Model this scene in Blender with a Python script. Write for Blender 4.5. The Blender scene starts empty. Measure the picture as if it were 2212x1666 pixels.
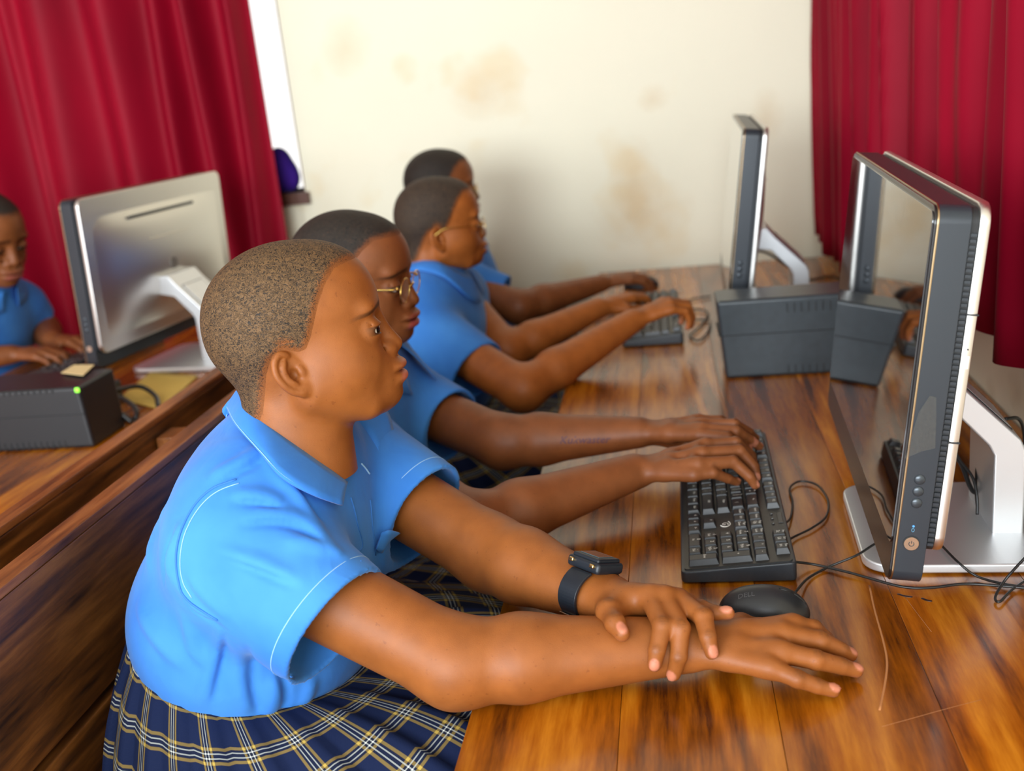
import bpy, bmesh, math, random
import numpy as np
from mathutils import Vector, Matrix
random.seed(7)
SC = bpy.context.scene
COL = SC.collection
# ------------------------------------------------------------------ camera
F_PX = 2250.0
PITCH, YAW, ROLL = .284812, .165095, -.104593
CAM = np.array([0, 0, 1.32])
_cp, _sp, _cy, _sy = math.cos(PITCH), math.sin(PITCH), math.cos(YAW), math.sin(YAW)
_fw = np.array([-_sy*_cp, _cy*_cp, -_sp]); _r0 = np.array([_cy, _sy, 0]); _u0 = np.cross(_r0, _fw)
_rt = math.cos(ROLL)*_r0 + math.sin(ROLL)*_u0; _up = -math.sin(ROLL)*_r0 + math.cos(ROLL)*_u0
cd = bpy.data.cameras.new('camera'); cam = bpy.data.objects.new('camera', cd); COL.objects.link(cam)
cd.sensor_fit = 'HORIZONTAL'; cd.sensor_width = 36; cd.lens = 36*F_PX/2212
cam.matrix_world = Matrix(((_rt[0], _up[0], -_fw[0], CAM[0]), (_rt[1], _up[1], -_fw[1], CAM[1]), (_rt[2], _up[2], -_fw[2], CAM[2]), (0, 0, 0, 1)))
cd.clip_start = .02; cd.clip_end = 60
cd.dof.use_dof = True; cd.dof.focus_distance = 1.08; cd.dof.aperture_fstop = 4.2
SC.camera = cam
# ------------------------------------------------------------------ exposure, sky, daylight
SC.view_settings.view_transform = 'Standard'; SC.view_settings.look = 'None'
SC.view_settings.gamma = 1; SC.view_settings.use_curve_mapping = False
SC.view_settings.exposure = 0.55
SC.cycles.max_bounces = 7; SC.cycles.diffuse_bounces = 3; SC.cycles.glossy_bounces = 3; SC.cycles.transmission_bounces = 4; SC.cycles.transparent_max_bounces = 8
SC.cycles.caustics_reflective = False; SC.cycles.caustics_refractive = False
wd = bpy.data.worlds.new('sky'); SC.world = wd; wd.use_nodes = True
wd.node_tree.nodes['Background'].inputs[0].default_value = (1, .985, .96, 1)
wd.node_tree.nodes['Background'].inputs[1].default_value = 1.0
def area(name, loc, target, size, power, col):
    l = bpy.data.lights.new(name, 'AREA'); l.shape = 'RECTANGLE'; l.size, l.size_y = size
    l.energy = power; l.color = col
    o = bpy.data.objects.new(name, l); COL.objects.link(o); o.location = loc
    o.rotation_euler = (Vector(target)-Vector(loc)).to_track_quat('-Z', 'Y').to_euler()
    return o
# daylight entering at the open rear end of the room, behind the photographer: the faces of the keys,
# cases and arms turned towards the camera are lit from there; nothing else outside the picture gives light
area('window_rear_offscreen', (-1.4, -2.6, 1.8), (-1.0, 1.4, .85), (3.4, 1.7), 175, (.84, .93, 1))

def sstep(a, b, x): t = np.clip((x-a)/(b-a), 0, 1); return t*t*(3-2*t)
def px_ray(x, y): return _fw + _rt*(x-1106)/F_PX + _up*(833-y)/F_PX
def at(x, y, **k):
    """world point seen at photo pixel (x, y) on the plane X=, Y= or Z= given"""
    ax, v = list(k.items())[0]; i = 'XYZ'.index(ax); d = px_ray(x, y)
    return CAM + d*(v-CAM[i])/d[i]
# ------------------------------------------------------------------ helpers
def link(o, parent=None):
    COL.objects.link(o)
    if parent: o.parent = parent
    return o
def tag(o, label=None, cat=None, group=None, kind=None):
    if label: o['label'] = label
    if cat: o['category'] = cat
    if group: o['group'] = group
    if kind: o['kind'] = kind
    return o
def empty(name, loc=(0, 0, 0), rot=(0, 0, 0)):
    o = bpy.data.objects.new(name, None); COL.objects.link(o); o.location = loc; o.rotation_euler = rot
    o.empty_display_size = .05
    return o
def mesh_obj(name, v, f, mat=None, parent=None, smooth=False):
    m = bpy.data.meshes.new(name); m.from_pydata([tuple(map(float, p)) for p in v], [], f)
    if mat: m.materials.append(mat)
    if smooth: m.polygons.foreach_set('use_smooth', [True]*len(m.polygons))
    return link(bpy.data.objects.new(name, m), parent)
def bm_obj(name, bm, mat=None, parent=None, smooth=False, angle=None):
    m = bpy.data.meshes.new(name); bm.to_mesh(m); bm.free()
    for x in (mat if isinstance(mat, (list, tuple)) else [mat]):
        if x: m.materials.append(x)
    if smooth or angle:
        m.polygons.foreach_set('use_smooth', [True]*len(m.polygons))
        if angle: m.set_sharp_from_angle(angle=math.radians(angle))
    o = link(bpy.data.objects.new(name, m), parent)
    if angle: w = o.modifiers.new('normals', 'WEIGHTED_NORMAL'); w.keep_sharp = True; w.weight = 100
    return o
def box_bm(sx, sy, sz, bev=0, seg=2, c=(0, 0, 0), bm=None):
    b = bmesh.new(); bmesh.ops.create_cube(b, size=1)
    bmesh.ops.scale(b, vec=(sx, sy, sz), verts=b.verts)
    if bev: bmesh.ops.bevel(b, geom=b.edges[:], offset=bev, segments=seg, affect='EDGES', profile=.5)
    bmesh.ops.translate(b, vec=c, verts=b.verts)
    if bm is None: return b
    me = bpy.data.meshes.new('t'); b.to_mesh(me); bm.from_mesh(me); bpy.data.meshes.remove(me); b.free()
    return bm
def box(name, size, c, mat, parent=None, bev=.002, rot=None, seg=2):
    o = bm_obj(name, box_bm(*size, bev=bev, seg=seg), mat, parent, angle=40)
    o.location = c
    if rot: o.rotation_euler = rot
    return o
def prism_bm(poly, h, bev=0, seg=2, axis='z'):
    """extrude 2D outline poly (ccw) from 0 to h along z; optional bevel of all rim edges"""
    b = bmesh.new(); vs = [b.verts.new((x, y, 0)) for x, y in poly]; f = b.faces.new(vs)
    r = bmesh.ops.extrude_face_region(b, geom=[f]); nv = [g for g in r['geom'] if isinstance(g, bmesh.types.BMVert)]
    bmesh.ops.translate(b, vec=(0, 0, h), verts=nv)
    bmesh.ops.recalc_face_normals(b, faces=b.faces)
    if bev:
        e = [e for e in b.edges if abs(e.verts[0].co.z-e.verts[1].co.z) < 1e-7]
        bmesh.ops.bevel(b, geom=e, offset=bev, segments=seg, affect='EDGES', profile=.5)
    return b
def rrect(w, h, r, n=5):
    o = []
    for cx, cy, a0 in ((w/2-r, h/2-r, 0), (-w/2+r, h/2-r, 90), (-w/2+r, -h/2+r, 180), (w/2-r, -h/2+r, 270)):
        for i in range(n+1):
            a = math.radians(a0+90*i/n); o.append((cx+r*math.cos(a), cy+r*math.sin(a)))
    return o
def smooth_path(pts, n=8):
    P = [np.array(p, float) for p in pts]; P = [2*P[0]-P[1]]+P+[2*P[-1]-P[-2]]; o = []
    for i in range(1, len(P)-2):
        for t in np.linspace(0, 1, n, endpoint=False):
            a, b, c, d = P[i-1:i+3]
            o.append(.5*((2*b)+(c-a)*t+(2*a-5*b+4*c-d)*t*t+(3*b-a-3*c+d)*t**3))
    return o+[P[-2]]
def tube_vf(pts, r, seg=8, closed=False):
    P = np.array(pts, float); n = len(P); R = np.full(n, r) if np.isscalar(r) else np.array(r, float)
    T = np.gradient(P, axis=0)
    if closed: T = np.roll(P, -1, 0)-np.roll(P, 1, 0)
    T /= np.linalg.norm(T, axis=1)[:, None]+1e-12
    u = np.cross(T[0], (0, 0, 1)); u = u if np.linalg.norm(u) > .1 else np.cross(T[0], (0, 1, 0)); u /= np.linalg.norm(u)
    v = []; f = []
    for i in range(n):
        u = u-T[i]*(u@T[i]); u /= np.linalg.norm(u)+1e-12; w = np.cross(T[i], u)
        for k in range(seg):
            a = 2*math.pi*k/seg; v.append(P[i]+R[i]*(u*math.cos(a)+w*math.sin(a)))
    for i in range(n if closed else n-1):
        j = (i+1) % n
        for k in range(seg):
            l = (k+1) % seg; f.append((i*seg+k, i*seg+l, j*seg+l, j*seg+k))
    if not closed: f += [tuple(range(seg))[::-1], tuple((n-1)*seg+k for k in range(seg))]
    return v, f
def tube(name, pts, r, mat, parent=None, n=8, seg=8, smooth=True, closed=False):
    v, f = tube_vf(smooth_path(pts, n) if smooth else pts, r, seg, closed)
    return mesh_obj(name, v, f, mat, parent, smooth=True)
def text_mesh(txt, size, align='CENTER', extrude=0):
    c = bpy.data.curves.new('t', 'FONT'); c.body = txt; c.size = size; c.align_x = align; c.align_y = 'CENTER'; c.extrude = extrude
    c.resolution_u = 2
    o = bpy.data.objects.new('t', c); m = bpy.data.meshes.new_from_object(o)
    bpy.data.objects.remove(o); bpy.data.curves.remove(c)
    return m
# ------------------------------------------------------------------ materials
def nodes(name):
    m = bpy.data.materials.new(name); m.use_nodes = True; nt = m.node_tree
    return m, nt, nt.nodes['Principled BSDF']
def N(nt, t, **k):
    n = nt.nodes.new(t)
    for a, b in k.items():
        if a.startswith('i_'): n.inputs[a[2:].replace('_', ' ')].default_value = b
        else: setattr(n, a, b)
    return n
def ramp(nt, stops, fac):
    r = nt.nodes.new('ShaderNodeValToRGB'); e = r.color_ramp.elements
    while len(e) < len(stops): e.new(.5)
    for x, (p, c) in zip(e, stops): x.position = p; x.color = (*c, 1)
    nt.links.new(fac, r.inputs[0]); return r.outputs[0]
def mix(nt, fac, a, b, blend='MIX'):
    m = nt.nodes.new('ShaderNodeMix'); m.data_type = 'RGBA'; m.blend_type = blend
    for i, v in ((0, fac), (6, a), (7, b)):
        if hasattr(v, 'is_linked'): nt.links.new(v, m.inputs[i])
        else: m.inputs[i].default_value = v if i == 0 else (*v, 1)
    return m.outputs[2]
def bump(nt, h, strength, dist, bsdf):
    b = N(nt, 'ShaderNodeBump'); b.inputs['Strength'].default_value = strength; b.inputs['Distance'].default_value = dist
    nt.links.new(h, b.inputs['Height']); nt.links.new(b.outputs[0], bsdf.inputs['Normal']); return b
def simple(name, col, rough=.5, metal=0, spec=.5, coat=0, noise=0, nscale=40, alpha=None):
    m, nt, b = nodes(name); b.inputs['Base Color'].default_value = (*col, 1); b.inputs['Roughness'].default_value = rough
    b.inputs['Metallic'].default_value = metal; b.inputs['Specular IOR Level'].default_value = spec; b.inputs['Coat Weight'].default_value = coat
    if noise:
        t = N(nt, 'ShaderNodeTexCoord'); n = N(nt, 'ShaderNodeTexNoise', i_Scale=nscale, i_Detail=3.0)
        nt.links.new(t.outputs['Object'], n.inputs['Vector'])
        c = ramp(nt, [(.3, tuple(x*(1-noise) for x in col)), (.7, tuple(min(1, x*(1+noise)) for x in col))], n.outputs[0])
        nt.links.new(c, b.inputs['Base Color'])
    return m
def srgb(r, g, b):
    return tuple((x/255/12.92 if x/255 < .04045 else ((x/255+.055)/1.055)**2.4) for x in (r, g, b))
def wood(name, dark, mid, light, scale=1.0, rough=.28, coat=.3, axis='Y'):
    m, nt, b = nodes(name)
    t = N(nt, 'ShaderNodeTexCoord'); oi = N(nt, 'ShaderNodeObjectInfo'); mp = N(nt, 'ShaderNodeMapping')
    s = {'Y': (1, .09, 1), 'X': (.13, 1, 1), 'Z': (1, 1, .13)}[axis]
    mp.inputs['Scale'].default_value = tuple(x*scale for x in s)
    ad = N(nt, 'ShaderNodeVectorMath', operation='ADD'); mu = N(nt, 'ShaderNodeVectorMath', operation='SCALE'); mu.inputs[3].default_value = 17
    cb = N(nt, 'ShaderNodeCombineXYZ')
    for i in range(3): nt.links.new(oi.outputs['Random'], cb.inputs[i])
    nt.links.new(cb.outputs[0], mu.inputs[0]); nt.links.new(t.outputs['Object'], ad.inputs[0]); nt.links.new(mu.outputs[0], ad.inputs[1])
    nt.links.new(ad.outputs[0], mp.inputs[0])
    big = N(nt, 'ShaderNodeTexNoise', i_Scale=5.0, i_Detail=2.0, i_Distortion=1.2); nt.links.new(mp.outputs[0], big.inputs['Vector'])
    fine = N(nt, 'ShaderNodeTexNoise', i_Scale=60.0, i_Detail=5.0, i_Roughness=.65); nt.links.new(mp.outputs[0], fine.inputs['Vector'])
    # growth rings: a folded noise field
    mm = N(nt, 'ShaderNodeMath', operation='MULTIPLY'); mm.inputs[1].default_value = 11; nt.links.new(big.outputs[0], mm.inputs[0])
    sn = N(nt, 'ShaderNodeMath', operation='SINE'); m2 = N(nt, 'ShaderNodeMath', operation='MULTIPLY'); m2.inputs[1].default_value = 4.0
    nt.links.new(mm.outputs[0], m2.inputs[0]); nt.links.new(m2.outputs[0], sn.inputs[0])
    mr = N(nt, 'ShaderNodeMapRange'); mr.inputs[1].default_value = -1; mr.inputs[2].default_value = 1; nt.links.new(sn.outputs[0], mr.inputs[0])
    a1 = N(nt, 'ShaderNodeMix'); a1.inputs[0].default_value = .80; nt.links.new(mr.outputs[0], a1.inputs[2]); nt.links.new(fine.outputs[0], a1.inputs[3])
    base = ramp(nt, [(.28, dark), (.5, mid), (.70, light)], a1.outputs[0])
    tone = N(nt, 'ShaderNodeTexNoise', i_Scale=2.6, i_Detail=2.0); nt.links.new(mp.outputs[0], tone.inputs['Vector'])
    tc = ramp(nt, [(.30, (.55, .50, .44)), (.60, (1.08, 1.08, 1.08))], tone.outputs[0])
    c = mix(nt, 1.0, base, tc, 'MULTIPLY'); nt.links.new(c, b.inputs['Base Color'])
    rr = N(nt, 'ShaderNodeTexNoise', i_Scale=14.0, i_Detail=4.0); nt.links.new(t.outputs['Object'], rr.inputs['Vector'])
    rm = N(nt, 'ShaderNodeMapRange'); rm.inputs[3].default_value = rough*.75; rm.inputs[4].default_value = rough*1.3; nt.links.new(rr.outputs[0], rm.inputs[0])
    nt.links.new(rm.outputs[0], b.inputs['Roughness']); b.inputs['Coat Weight'].default_value = coat; b.inputs['Coat Roughness'].default_value = .16
    bump(nt, fine.outputs[0], .12, .001, b)
    return m
def fabric(name, col, col2=None, rough=.85, weave=900, sheen=.2, wr=0):
    m, nt, b = nodes(name); t = N(nt, 'ShaderNodeTexCoord')
    n = N(nt, 'ShaderNodeTexNoise', i_Scale=9.0, i_Detail=3.0); nt.links.new(t.outputs['Object'], n.inputs['Vector'])
    c = ramp(nt, [(.3, col), (.7, col2 or tuple(min(1, x*1.18) for x in col))], n.outputs[0])
    nt.links.new(c, b.inputs['Base Color']); b.inputs['Roughness'].default_value = rough
    b.inputs['Sheen Weight'].default_value = sheen; b.inputs['Sheen Roughness'].default_value = .4; b.inputs['Specular IOR Level'].default_value = .25
    w = N(nt, 'ShaderNodeTexNoise', i_Scale=float(weave), i_Detail=1.0); nt.links.new(t.outputs['Object'], w.inputs['Vector'])
    bp = bump(nt, w.outputs[0], .12, .0006, b)
    if wr:
        w2 = N(nt, 'ShaderNodeTexNoise', i_Scale=16.0, i_Detail=2.0, i_Distortion=1.5); nt.links.new(t.outputs['Object'], w2.inputs['Vector'])
        b2 = N(nt, 'ShaderNodeBump'); b2.inputs['Strength'].default_value = wr; b2.inputs['Distance'].default_value = .006
        nt.links.new(w2.outputs[0], b2.inputs['Height']); nt.links.new(b2.outputs[0], bp.inputs['Normal'])
    return m
# ------------------------------------------------------------------ implicit surfaces (bodies, clothes) meshed on a sparse lattice
f32 = np.float32
def V3(*a): return np.array(a, dtype=f32)
def nrm(v): v = np.asarray(v, float); return v/np.linalg.norm(v)
def caps(a, b, ra, rb=None):
    a = np.asarray(a, f32); b = np.asarray(b, f32); rb = ra if rb is None else rb; ab = b-a; l2 = float(ab@ab)+1e-12
    def fn(P):
        t = np.clip(((P-a)@ab)/l2, 0, 1)
        d = P-a-t[..., None]*ab
        return np.sqrt((d*d).sum(-1))-(ra+(rb-ra)*t)
    return fn
def ell(c, r, R=None):
    c = np.asarray(c, f32); r = np.asarray(r, f32)
    def fn(P):
        q = P-c
        if R is not None: q = q@R
        a = q/r; b = a/r
        k0 = np.sqrt((a*a).sum(-1)); k1 = np.sqrt((b*b).sum(-1))+1e-9
        return k0*(k0-1)/k1
    return fn
def rbox(c, half, rad, R=None):
    c = np.asarray(c, f32); h = np.asarray(half, f32)-rad
    def fn(P):
        q = P-c
        if R is not None: q = q@R
        q = np.abs(q)-h
        return np.sqrt((np.maximum(q, 0)**2).sum(-1))+np.minimum(q.max(-1), 0)-rad
    return fn
def ring(c, nrml, R0, r, sx=1.0):
    c = np.asarray(c, f32); n = nrm(nrml).astype(f32)
    def fn(P):
        q = P-c; h = q@n; p = q-h[..., None]*n; l = np.sqrt((p*p).sum(-1))-R0
        return np.sqrt(l*l+h*h)-r
    return fn
def halfspace(c, n):
    c = np.asarray(c, f32); n = nrm(n).astype(f32)
    return lambda P: (P-c)@n
def smin(a, b, k):
    if k <= 0: return np.minimum(a, b)
    h = np.maximum(k-np.abs(a-b), 0)/k
    return np.minimum(a, b)-h*h*(k*.25)
def framed(fn, o, R, s=1.0):
    """fn given in a local frame; o origin, R columns = local axes in world, s scale"""
    o = np.asarray(o, f32); R = np.asarray(R, f32)
    return lambda P: fn(((P-o)@R)/f32(s))*f32(s)
class Fold:
    """soft crease (a > 0) or ridge (a < 0) of half width w along a polyline, fading at its ends"""
    def __init__(s, P, a, w):
        s.P = np.asarray(P, f32); s.a = a; s.w = w; s.reach = w*2.6
    def near(s, Q):
        bd = np.full(Q.shape[:-1], 9, f32); bt = np.zeros(Q.shape[:-1], f32); n = len(s.P)-1
        for i in range(n):
            ab = s.P[i+1]-s.P[i]; t = np.clip(((Q-s.P[i])@ab)/(ab@ab+1e-12), 0, 1); e = Q-s.P[i]-t[..., None]*ab; d = np.sqrt((e*e).sum(-1))
            m = d < bd; bd = np.where(m, d, bd); bt = np.where(m, (i+t)/n, bt)
        return bd, bt
    def dist(s, Q): return s.near(Q)[0]
    def __call__(s, Q):
        d, t = s.near(Q); return (s.a*np.exp(-(d/s.w)**2)*np.sin(np.pi*np.clip(t*.94+.03, 0, 1))**.7).astype(f32)
class Sdf:
    def __init__(s): s.ops = []; s.box = []
    def u(s, fn, k=.0): s.ops.append(('u', fn, k)); return s
    def cut(s, fn, k=.0): s.ops.append(('s', fn, k)); return s
    def clip(s, fn, k=.0): s.ops.append(('i', fn, k)); return s
    def fold(s, fn): s.ops.append(('d', fn, 0)); return s
    def add(s, ops): s.ops += ops; return s
    def __call__(s, P):
        P = np.asarray(P, f32); d = np.full(P.shape[:-1], 9, f32)
        for t, fn, k in s.ops:
            v = fn(P)
            d = smin(d, v, k) if t == 'u' else -smin(-d, v, k) if t == 's' else -smin(-d, -v, k) if t == 'i' else d+v
        return d
    def grad(s, P, e=.0006):
        P = np.asarray(P, f32); g = np.stack([s(P+V3(*(e*(i == j) for j in range(3))))-s(P-V3(*(e*(i == j) for j in range(3)))) for i in range(3)], -1)
        return g/(np.linalg.norm(g, axis=-1, keepdims=True)+1e-9)
    def project(s, P, off=0, it=5):
        P = np.asarray(P, f32)
        for _ in range(it): P = P-s.grad(P)*(s(P)-off)[..., None]
        return P
    def mesh(s, lo, hi, h, n=10):
        lo = np.asarray(lo, float); hi = np.asarray(hi, float); B = n*h
        nb = np.ceil((hi-lo)/B).astype(int)
        # hierarchical search for the blocks that hold surface
        g = np.stack(np.meshgrid(*[np.arange(k) for k in nb], indexing='ij'), -1).reshape(-1, 3)
        cen = (lo+(g+.5)*B).astype(f32); hd = B*.87
        keep = np.ones(len(g), bool)
        d0 = np.concatenate([s(c) for c in np.array_split(cen, max(1, len(cen)//60000+1))])
        keep = np.abs(d0) < hd*2.2+.006
        g = g[keep]; cen = cen[keep]
        off = np.stack(np.meshgrid(*[np.arange(n+1)]*3, indexing='ij'), -1).reshape(-1, 3)
        m = len(off); D = np.full((len(g), m), 9, f32)
        for io, (t, fn, k) in enumerate(s.ops):
            km = max(o[2] for o in s.ops[io:])
            dc = fn(cen) if t != 'd' else None
            idx = np.nonzero((fn.dist(cen) < hd*1.1+fn.reach) if t == 'd' else (dc < hd*1.6+(max(2*km, 3*k) if t == 'u' else 3*k+.002)) if t != 'i' else (dc > -hd*1.6-3*k))[0]
            for ch in np.array_split(idx, len(idx)//600+1):
                if not len(ch): continue
                v = fn((lo+(g[ch][:, None, :]*n+off[None])*h).astype(f32)); d = D[ch]
                D[ch] = smin(d, v, k) if t == 'u' else -smin(-d, v, k) if t == 's' else -smin(-d, -v, k) if t == 'i' else d+v
        D = D.reshape(len(g), n+1, n+1, n+1); st = np.array([1, 4096, 4096*4096], np.int64)
        keys = []; pts = []
        quads = []
        for ax in range(3):
            sl0 = [slice(None)]+[slice(0, n)]*3; sl1 = list(sl0); sl1[ax+1] = slice(1, n+1)
            a = D[tuple(sl0)]; b = D[tuple(sl1)]
            bi, i, j, k = np.nonzero((a < 0) != (b < 0))
            av = a[bi, i, j, k]; bv = b[bi, i, j, k]; t = av/(av-bv)
            loc = g[bi]*n+np.stack([i, j, k], -1)+2
            p = loc.astype(float); p[:, ax] += t
            b1, b2 = (ax+1) % 3, (ax+2) % 3
            e1 = np.zeros(3, int); e1[b1] = 1; e2 = np.zeros(3, int); e2[b2] = 1
            q = np.stack([(loc-e1-e2)@st, (loc-e2)@st, loc@st, (loc-e1)@st], -1)
            q = np.where((av < 0)[:, None], q, q[:, ::-1])
            quads.append(q); pts.append(np.repeat(p, 4, 0)); keys.append(q.reshape(-1))
        quads = np.concatenate(quads); keys = np.concatenate(keys); pts = np.concatenate(pts)
        uq, inv = np.unique(keys, return_inverse=True); cnt = np.bincount(inv)
        v = np.stack([np.bincount(inv, pts[:, i])/cnt for i in range(3)], -1)
        f = np.searchsorted(uq, quads)
        return (lo+(v-2)*h), f
def relax(v, f, it=1, w=.5):
    e = np.concatenate([f[:, [0, 1]], f[:, [1, 2]], f[:, [2, 3]], f[:, [3, 0]]]); e = np.concatenate([e, e[:, ::-1]])
    cnt = np.bincount(e[:, 0], minlength=len(v))[:, None]+1e-9
    for _ in range(it):
        a = np.stack([np.bincount(e[:, 0], v[e[:, 1], i], minlength=len(v)) for i in range(3)], -1)/cnt
        v = v*(1-w)+a*w
    return v
def np_mesh(name, v, f, mat, parent=None, attrs=None, smooth=True):
    m = bpy.data.meshes.new(name); n = len(f)
    m.vertices.add(len(v)); m.vertices.foreach_set('co', np.asarray(v, f32).ravel())
    m.loops.add(n*4); m.loops.foreach_set('vertex_index', np.asarray(f, np.int32).ravel())
    m.polygons.add(n); m.polygons.foreach_set('loop_start', np.arange(0, n*4, 4, dtype=np.int32))
    m.polygons.foreach_set('use_smooth', np.full(n, smooth)); m.update(calc_edges=True); m.validate()
    for k, a in (attrs or {}).items():
        if a.ndim == 1: t = m.attributes.new(k, 'FLOAT', 'POINT'); t.data.foreach_set('value', a.astype(f32))
        else:
            t = m.attributes.new(k, 'FLOAT_COLOR', 'POINT'); t.data.foreach_set('color', np.concatenate([a, np.ones((len(a), 1))], 1).astype(f32).ravel())
    if mat: m.materials.append(mat)
    return link(bpy.data.objects.new(name, m), parent)
# ------------------------------------------------------------------ the room
YB, XR, XL = 3.06, .50, -3.3
def wall_mat(name, col, dirt):
    m, nt, b = nodes(name); t = N(nt, 'ShaderNodeTexCoord')
    n = N(nt, 'ShaderNodeTexNoise', i_Scale=2.4, i_Detail=3.0); nt.links.new(t.outputs['Object'], n.inputs['Vector'])
    n2 = N(nt, 'ShaderNodeTexNoise', i_Scale=7.0, i_Detail=2.0); nt.links.new(t.outputs['Object'], n2.inputs['Vector'])
    c1 = ramp(nt, [(.35, col), (.75, tuple(x*.95 for x in col))], n.outputs[0])
    f = N(nt, 'ShaderNodeMath', operation='MULTIPLY'); nt.links.new(n.outputs[0], f.inputs[0]); nt.links.new(n2.outputs[0], f.inputs[1])
    k = ramp(nt, [(.33, (0, 0, 0)), (.46, (1, 1, 1))], f.outputs[0])
    h = N(nt, 'ShaderNodeMath', operation='MULTIPLY'); h.inputs[1].default_value = .30; nt.links.new(k, h.inputs[0])
    c = mix(nt, h.outputs[0], c1, dirt); nt.links.new(c, b.inputs['Base Color']); b.inputs['Roughness'].default_value = .55
    n3 = N(nt, 'ShaderNodeTexNoise', i_Scale=130.0, i_Detail=3.0); nt.links.new(t.outputs['Object'], n3.inputs['Vector'])
    bump(nt, n3.outputs[0], .10, .003, b)
    return m
M_WALL = wall_mat('cream_wall_paint', (.94, .88, .67), srgb(232, 192, 112))
M_PINK = wall_mat('pink_wall_paint', (.84, .62, .58), (.72, .5, .42))
M_CEIL = simple('ceiling_board', (.8, .8, .78), .8)
M_FLOOR = simple('floor_cement', (.34, .27, .20), .5, noise=.15, nscale=4)
def boxes_obj(name, lst, mat, parent=None):
    b = bmesh.new()
    for lo, hi in lst:
        box_bm(*(hi[i]-lo[i] for i in range(3)), c=tuple((hi[i]+lo[i])/2 for i in range(3)), bm=b)
    return bm_obj(name, b, mat, parent)
WX0, WX1, WZ0, WZ1 = -2.55, -1.075, 1.058, 2.15           # window opening in the back wall
tag(boxes_obj('wall_back', [((WX1, YB, 0), (XR+.15, YB+.16, 2.7)), ((XL-.15, YB, 0), (WX0, YB+.16, 2.7)), ((WX0, YB, 0), (WX1, YB+.16, WZ0)), ((WX0, YB, WZ1), (WX1, YB+.16, 2.7))], M_WALL), kind='structure')
tag(boxes_obj('wall_right', [((XR, -1.2, 0), (XR+.15, YB, 2.7))], M_WALL), kind='structure')
tag(boxes_obj('wall_left', [((XL-.15, -1.2, 0), (XL, YB, 2.7))], M_PINK), kind='structure')
tag(boxes_obj('floor', [((XL-.15, -1.2, -.1), (XR+.15, YB+.16, 0))], M_FLOOR), kind='structure')
tag(boxes_obj('ceiling', [((XL-.15, -1.2, 2.7), (XR+.15, YB+.16, 2.8))], M_CEIL), kind='structure')
# yellow stains soaked into the plaster, thin skins just proud of the wall
M_STAIN = simple('stain_ochre', srgb(236, 190, 104), .6)
def stain_mat():
    m, nt, b = nodes('plaster_stain'); t = N(nt, 'ShaderNodeTexCoord')
    n = N(nt, 'ShaderNodeTexNoise', i_Scale=9.0, i_Detail=4.0); nt.links.new(t.outputs['Object'], n.inputs['Vector'])
    L = N(nt, 'ShaderNodeVectorMath', operation='LENGTH'); mp = N(nt, 'ShaderNodeMapping'); mp.inputs['Scale'].default_value = (1, 1, 1)
    nt.links.new(t.outputs['Object'], L.inputs[0])
    s = N(nt, 'ShaderNodeMath', operation='MULTIPLY_ADD'); s.inputs[1].default_value = -9.0; nt.links.new(L.outputs['Value'], s.inputs[0]); nt.links.new(n.outputs[0], s.inputs[2])
    r = N(nt, 'ShaderNodeMapRange'); r.inputs[1].default_value = -.45; r.inputs[2].default_value = .55; r.inputs[4].default_value = .13; nt.links.new(s.outputs[0], r.inputs[0])
    b.inputs['Base Color'].default_value = (*srgb(232, 178, 96), 1); b.inputs['Roughness'].default_value = .6; nt.links.new(r.outputs[0], b.inputs['Alpha'])
    return m
MS = stain_mat(); wb = bpy.data.objects['wall_back']; wr_ = bpy.data.objects['wall_right']
for x, y, sx, sz in ((1390, 455, 1.5, 1.0), (1410, 212, .5, .4), (1370, 390, .8, 1.3), (1655, 250, .5, .8), (745, 100, .8, .9), (1050, 200, 1.2, .8)):
    p = at(x, y, Y=YB-.001); b = bmesh.new(); bmesh.ops.create_circle(b, cap_ends=True, segments=24, radius=.1)
    bmesh.ops.rotate(b, matrix=Matrix.Rotation(math.radians(90), 3, 'X'), verts=b.verts)
    o = bm_obj('stain', b, MS, wb); o.location = p; o.scale = (sx, 1, sz)
for x, y, sx, sz in ((2195, 845, .45, .35), (2140, 850, .3, .3)):
    p = at(x, y, X=XR-.001); b = bmesh.new(); bmesh.ops.create_circle(b, cap_ends=True, segments=24, radius=.1)
    bmesh.ops.rotate(b, matrix=Matrix.Rotation(math.radians(-90), 3, 'Y'), verts=b.verts)
    o = bm_obj('stain', b, MS, wr_); o.location = p; o.scale = (1, sx, sz)
# window in the back wall
M_FRAME = simple('window_frame_brown', srgb(92, 52, 34), .5)
M_GLASS, nt, b = nodes('window_glass'); b.inputs['Transmission Weight'].default_value = 1; b.inputs['Roughness'].default_value = 0; b.inputs['IOR'].default_value = 1.02; b.inputs['Base Color'].default_value = (1, 1, 1, 1)
w1 = tag(empty('window_1', (WX1, YB+.08, WZ0)), kind='structure')
def wbox(name, lo, hi, m):
    o = boxes_obj(name, [(tuple(a-b for a, b in zip(lo, (WX1, YB+.08, WZ0))), tuple(a-b for a, b in zip(hi, (WX1, YB+.08, WZ0))))], m, w1); return o
wbox('window_sill', (WX0, YB-.02, WZ0-.035), (WX1+.012, YB+.17, WZ0), M_FRAME)
wbox('window_jamb', (WX1-.006, YB+.005, WZ0), (WX1+.001, YB+.15, WZ1), M_FRAME); wbox('window_jamb', (WX0, YB+.005, WZ0), (WX0+.03, YB+.15, WZ1), M_FRAME)
wbox('window_head', (WX0, YB+.005, WZ1-.04), (WX1, YB+.15, WZ1), M_FRAME); wbox('mullion', (-1.84, YB+.06, WZ0), (-1.79, YB+.11, WZ1), M_FRAME)
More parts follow.
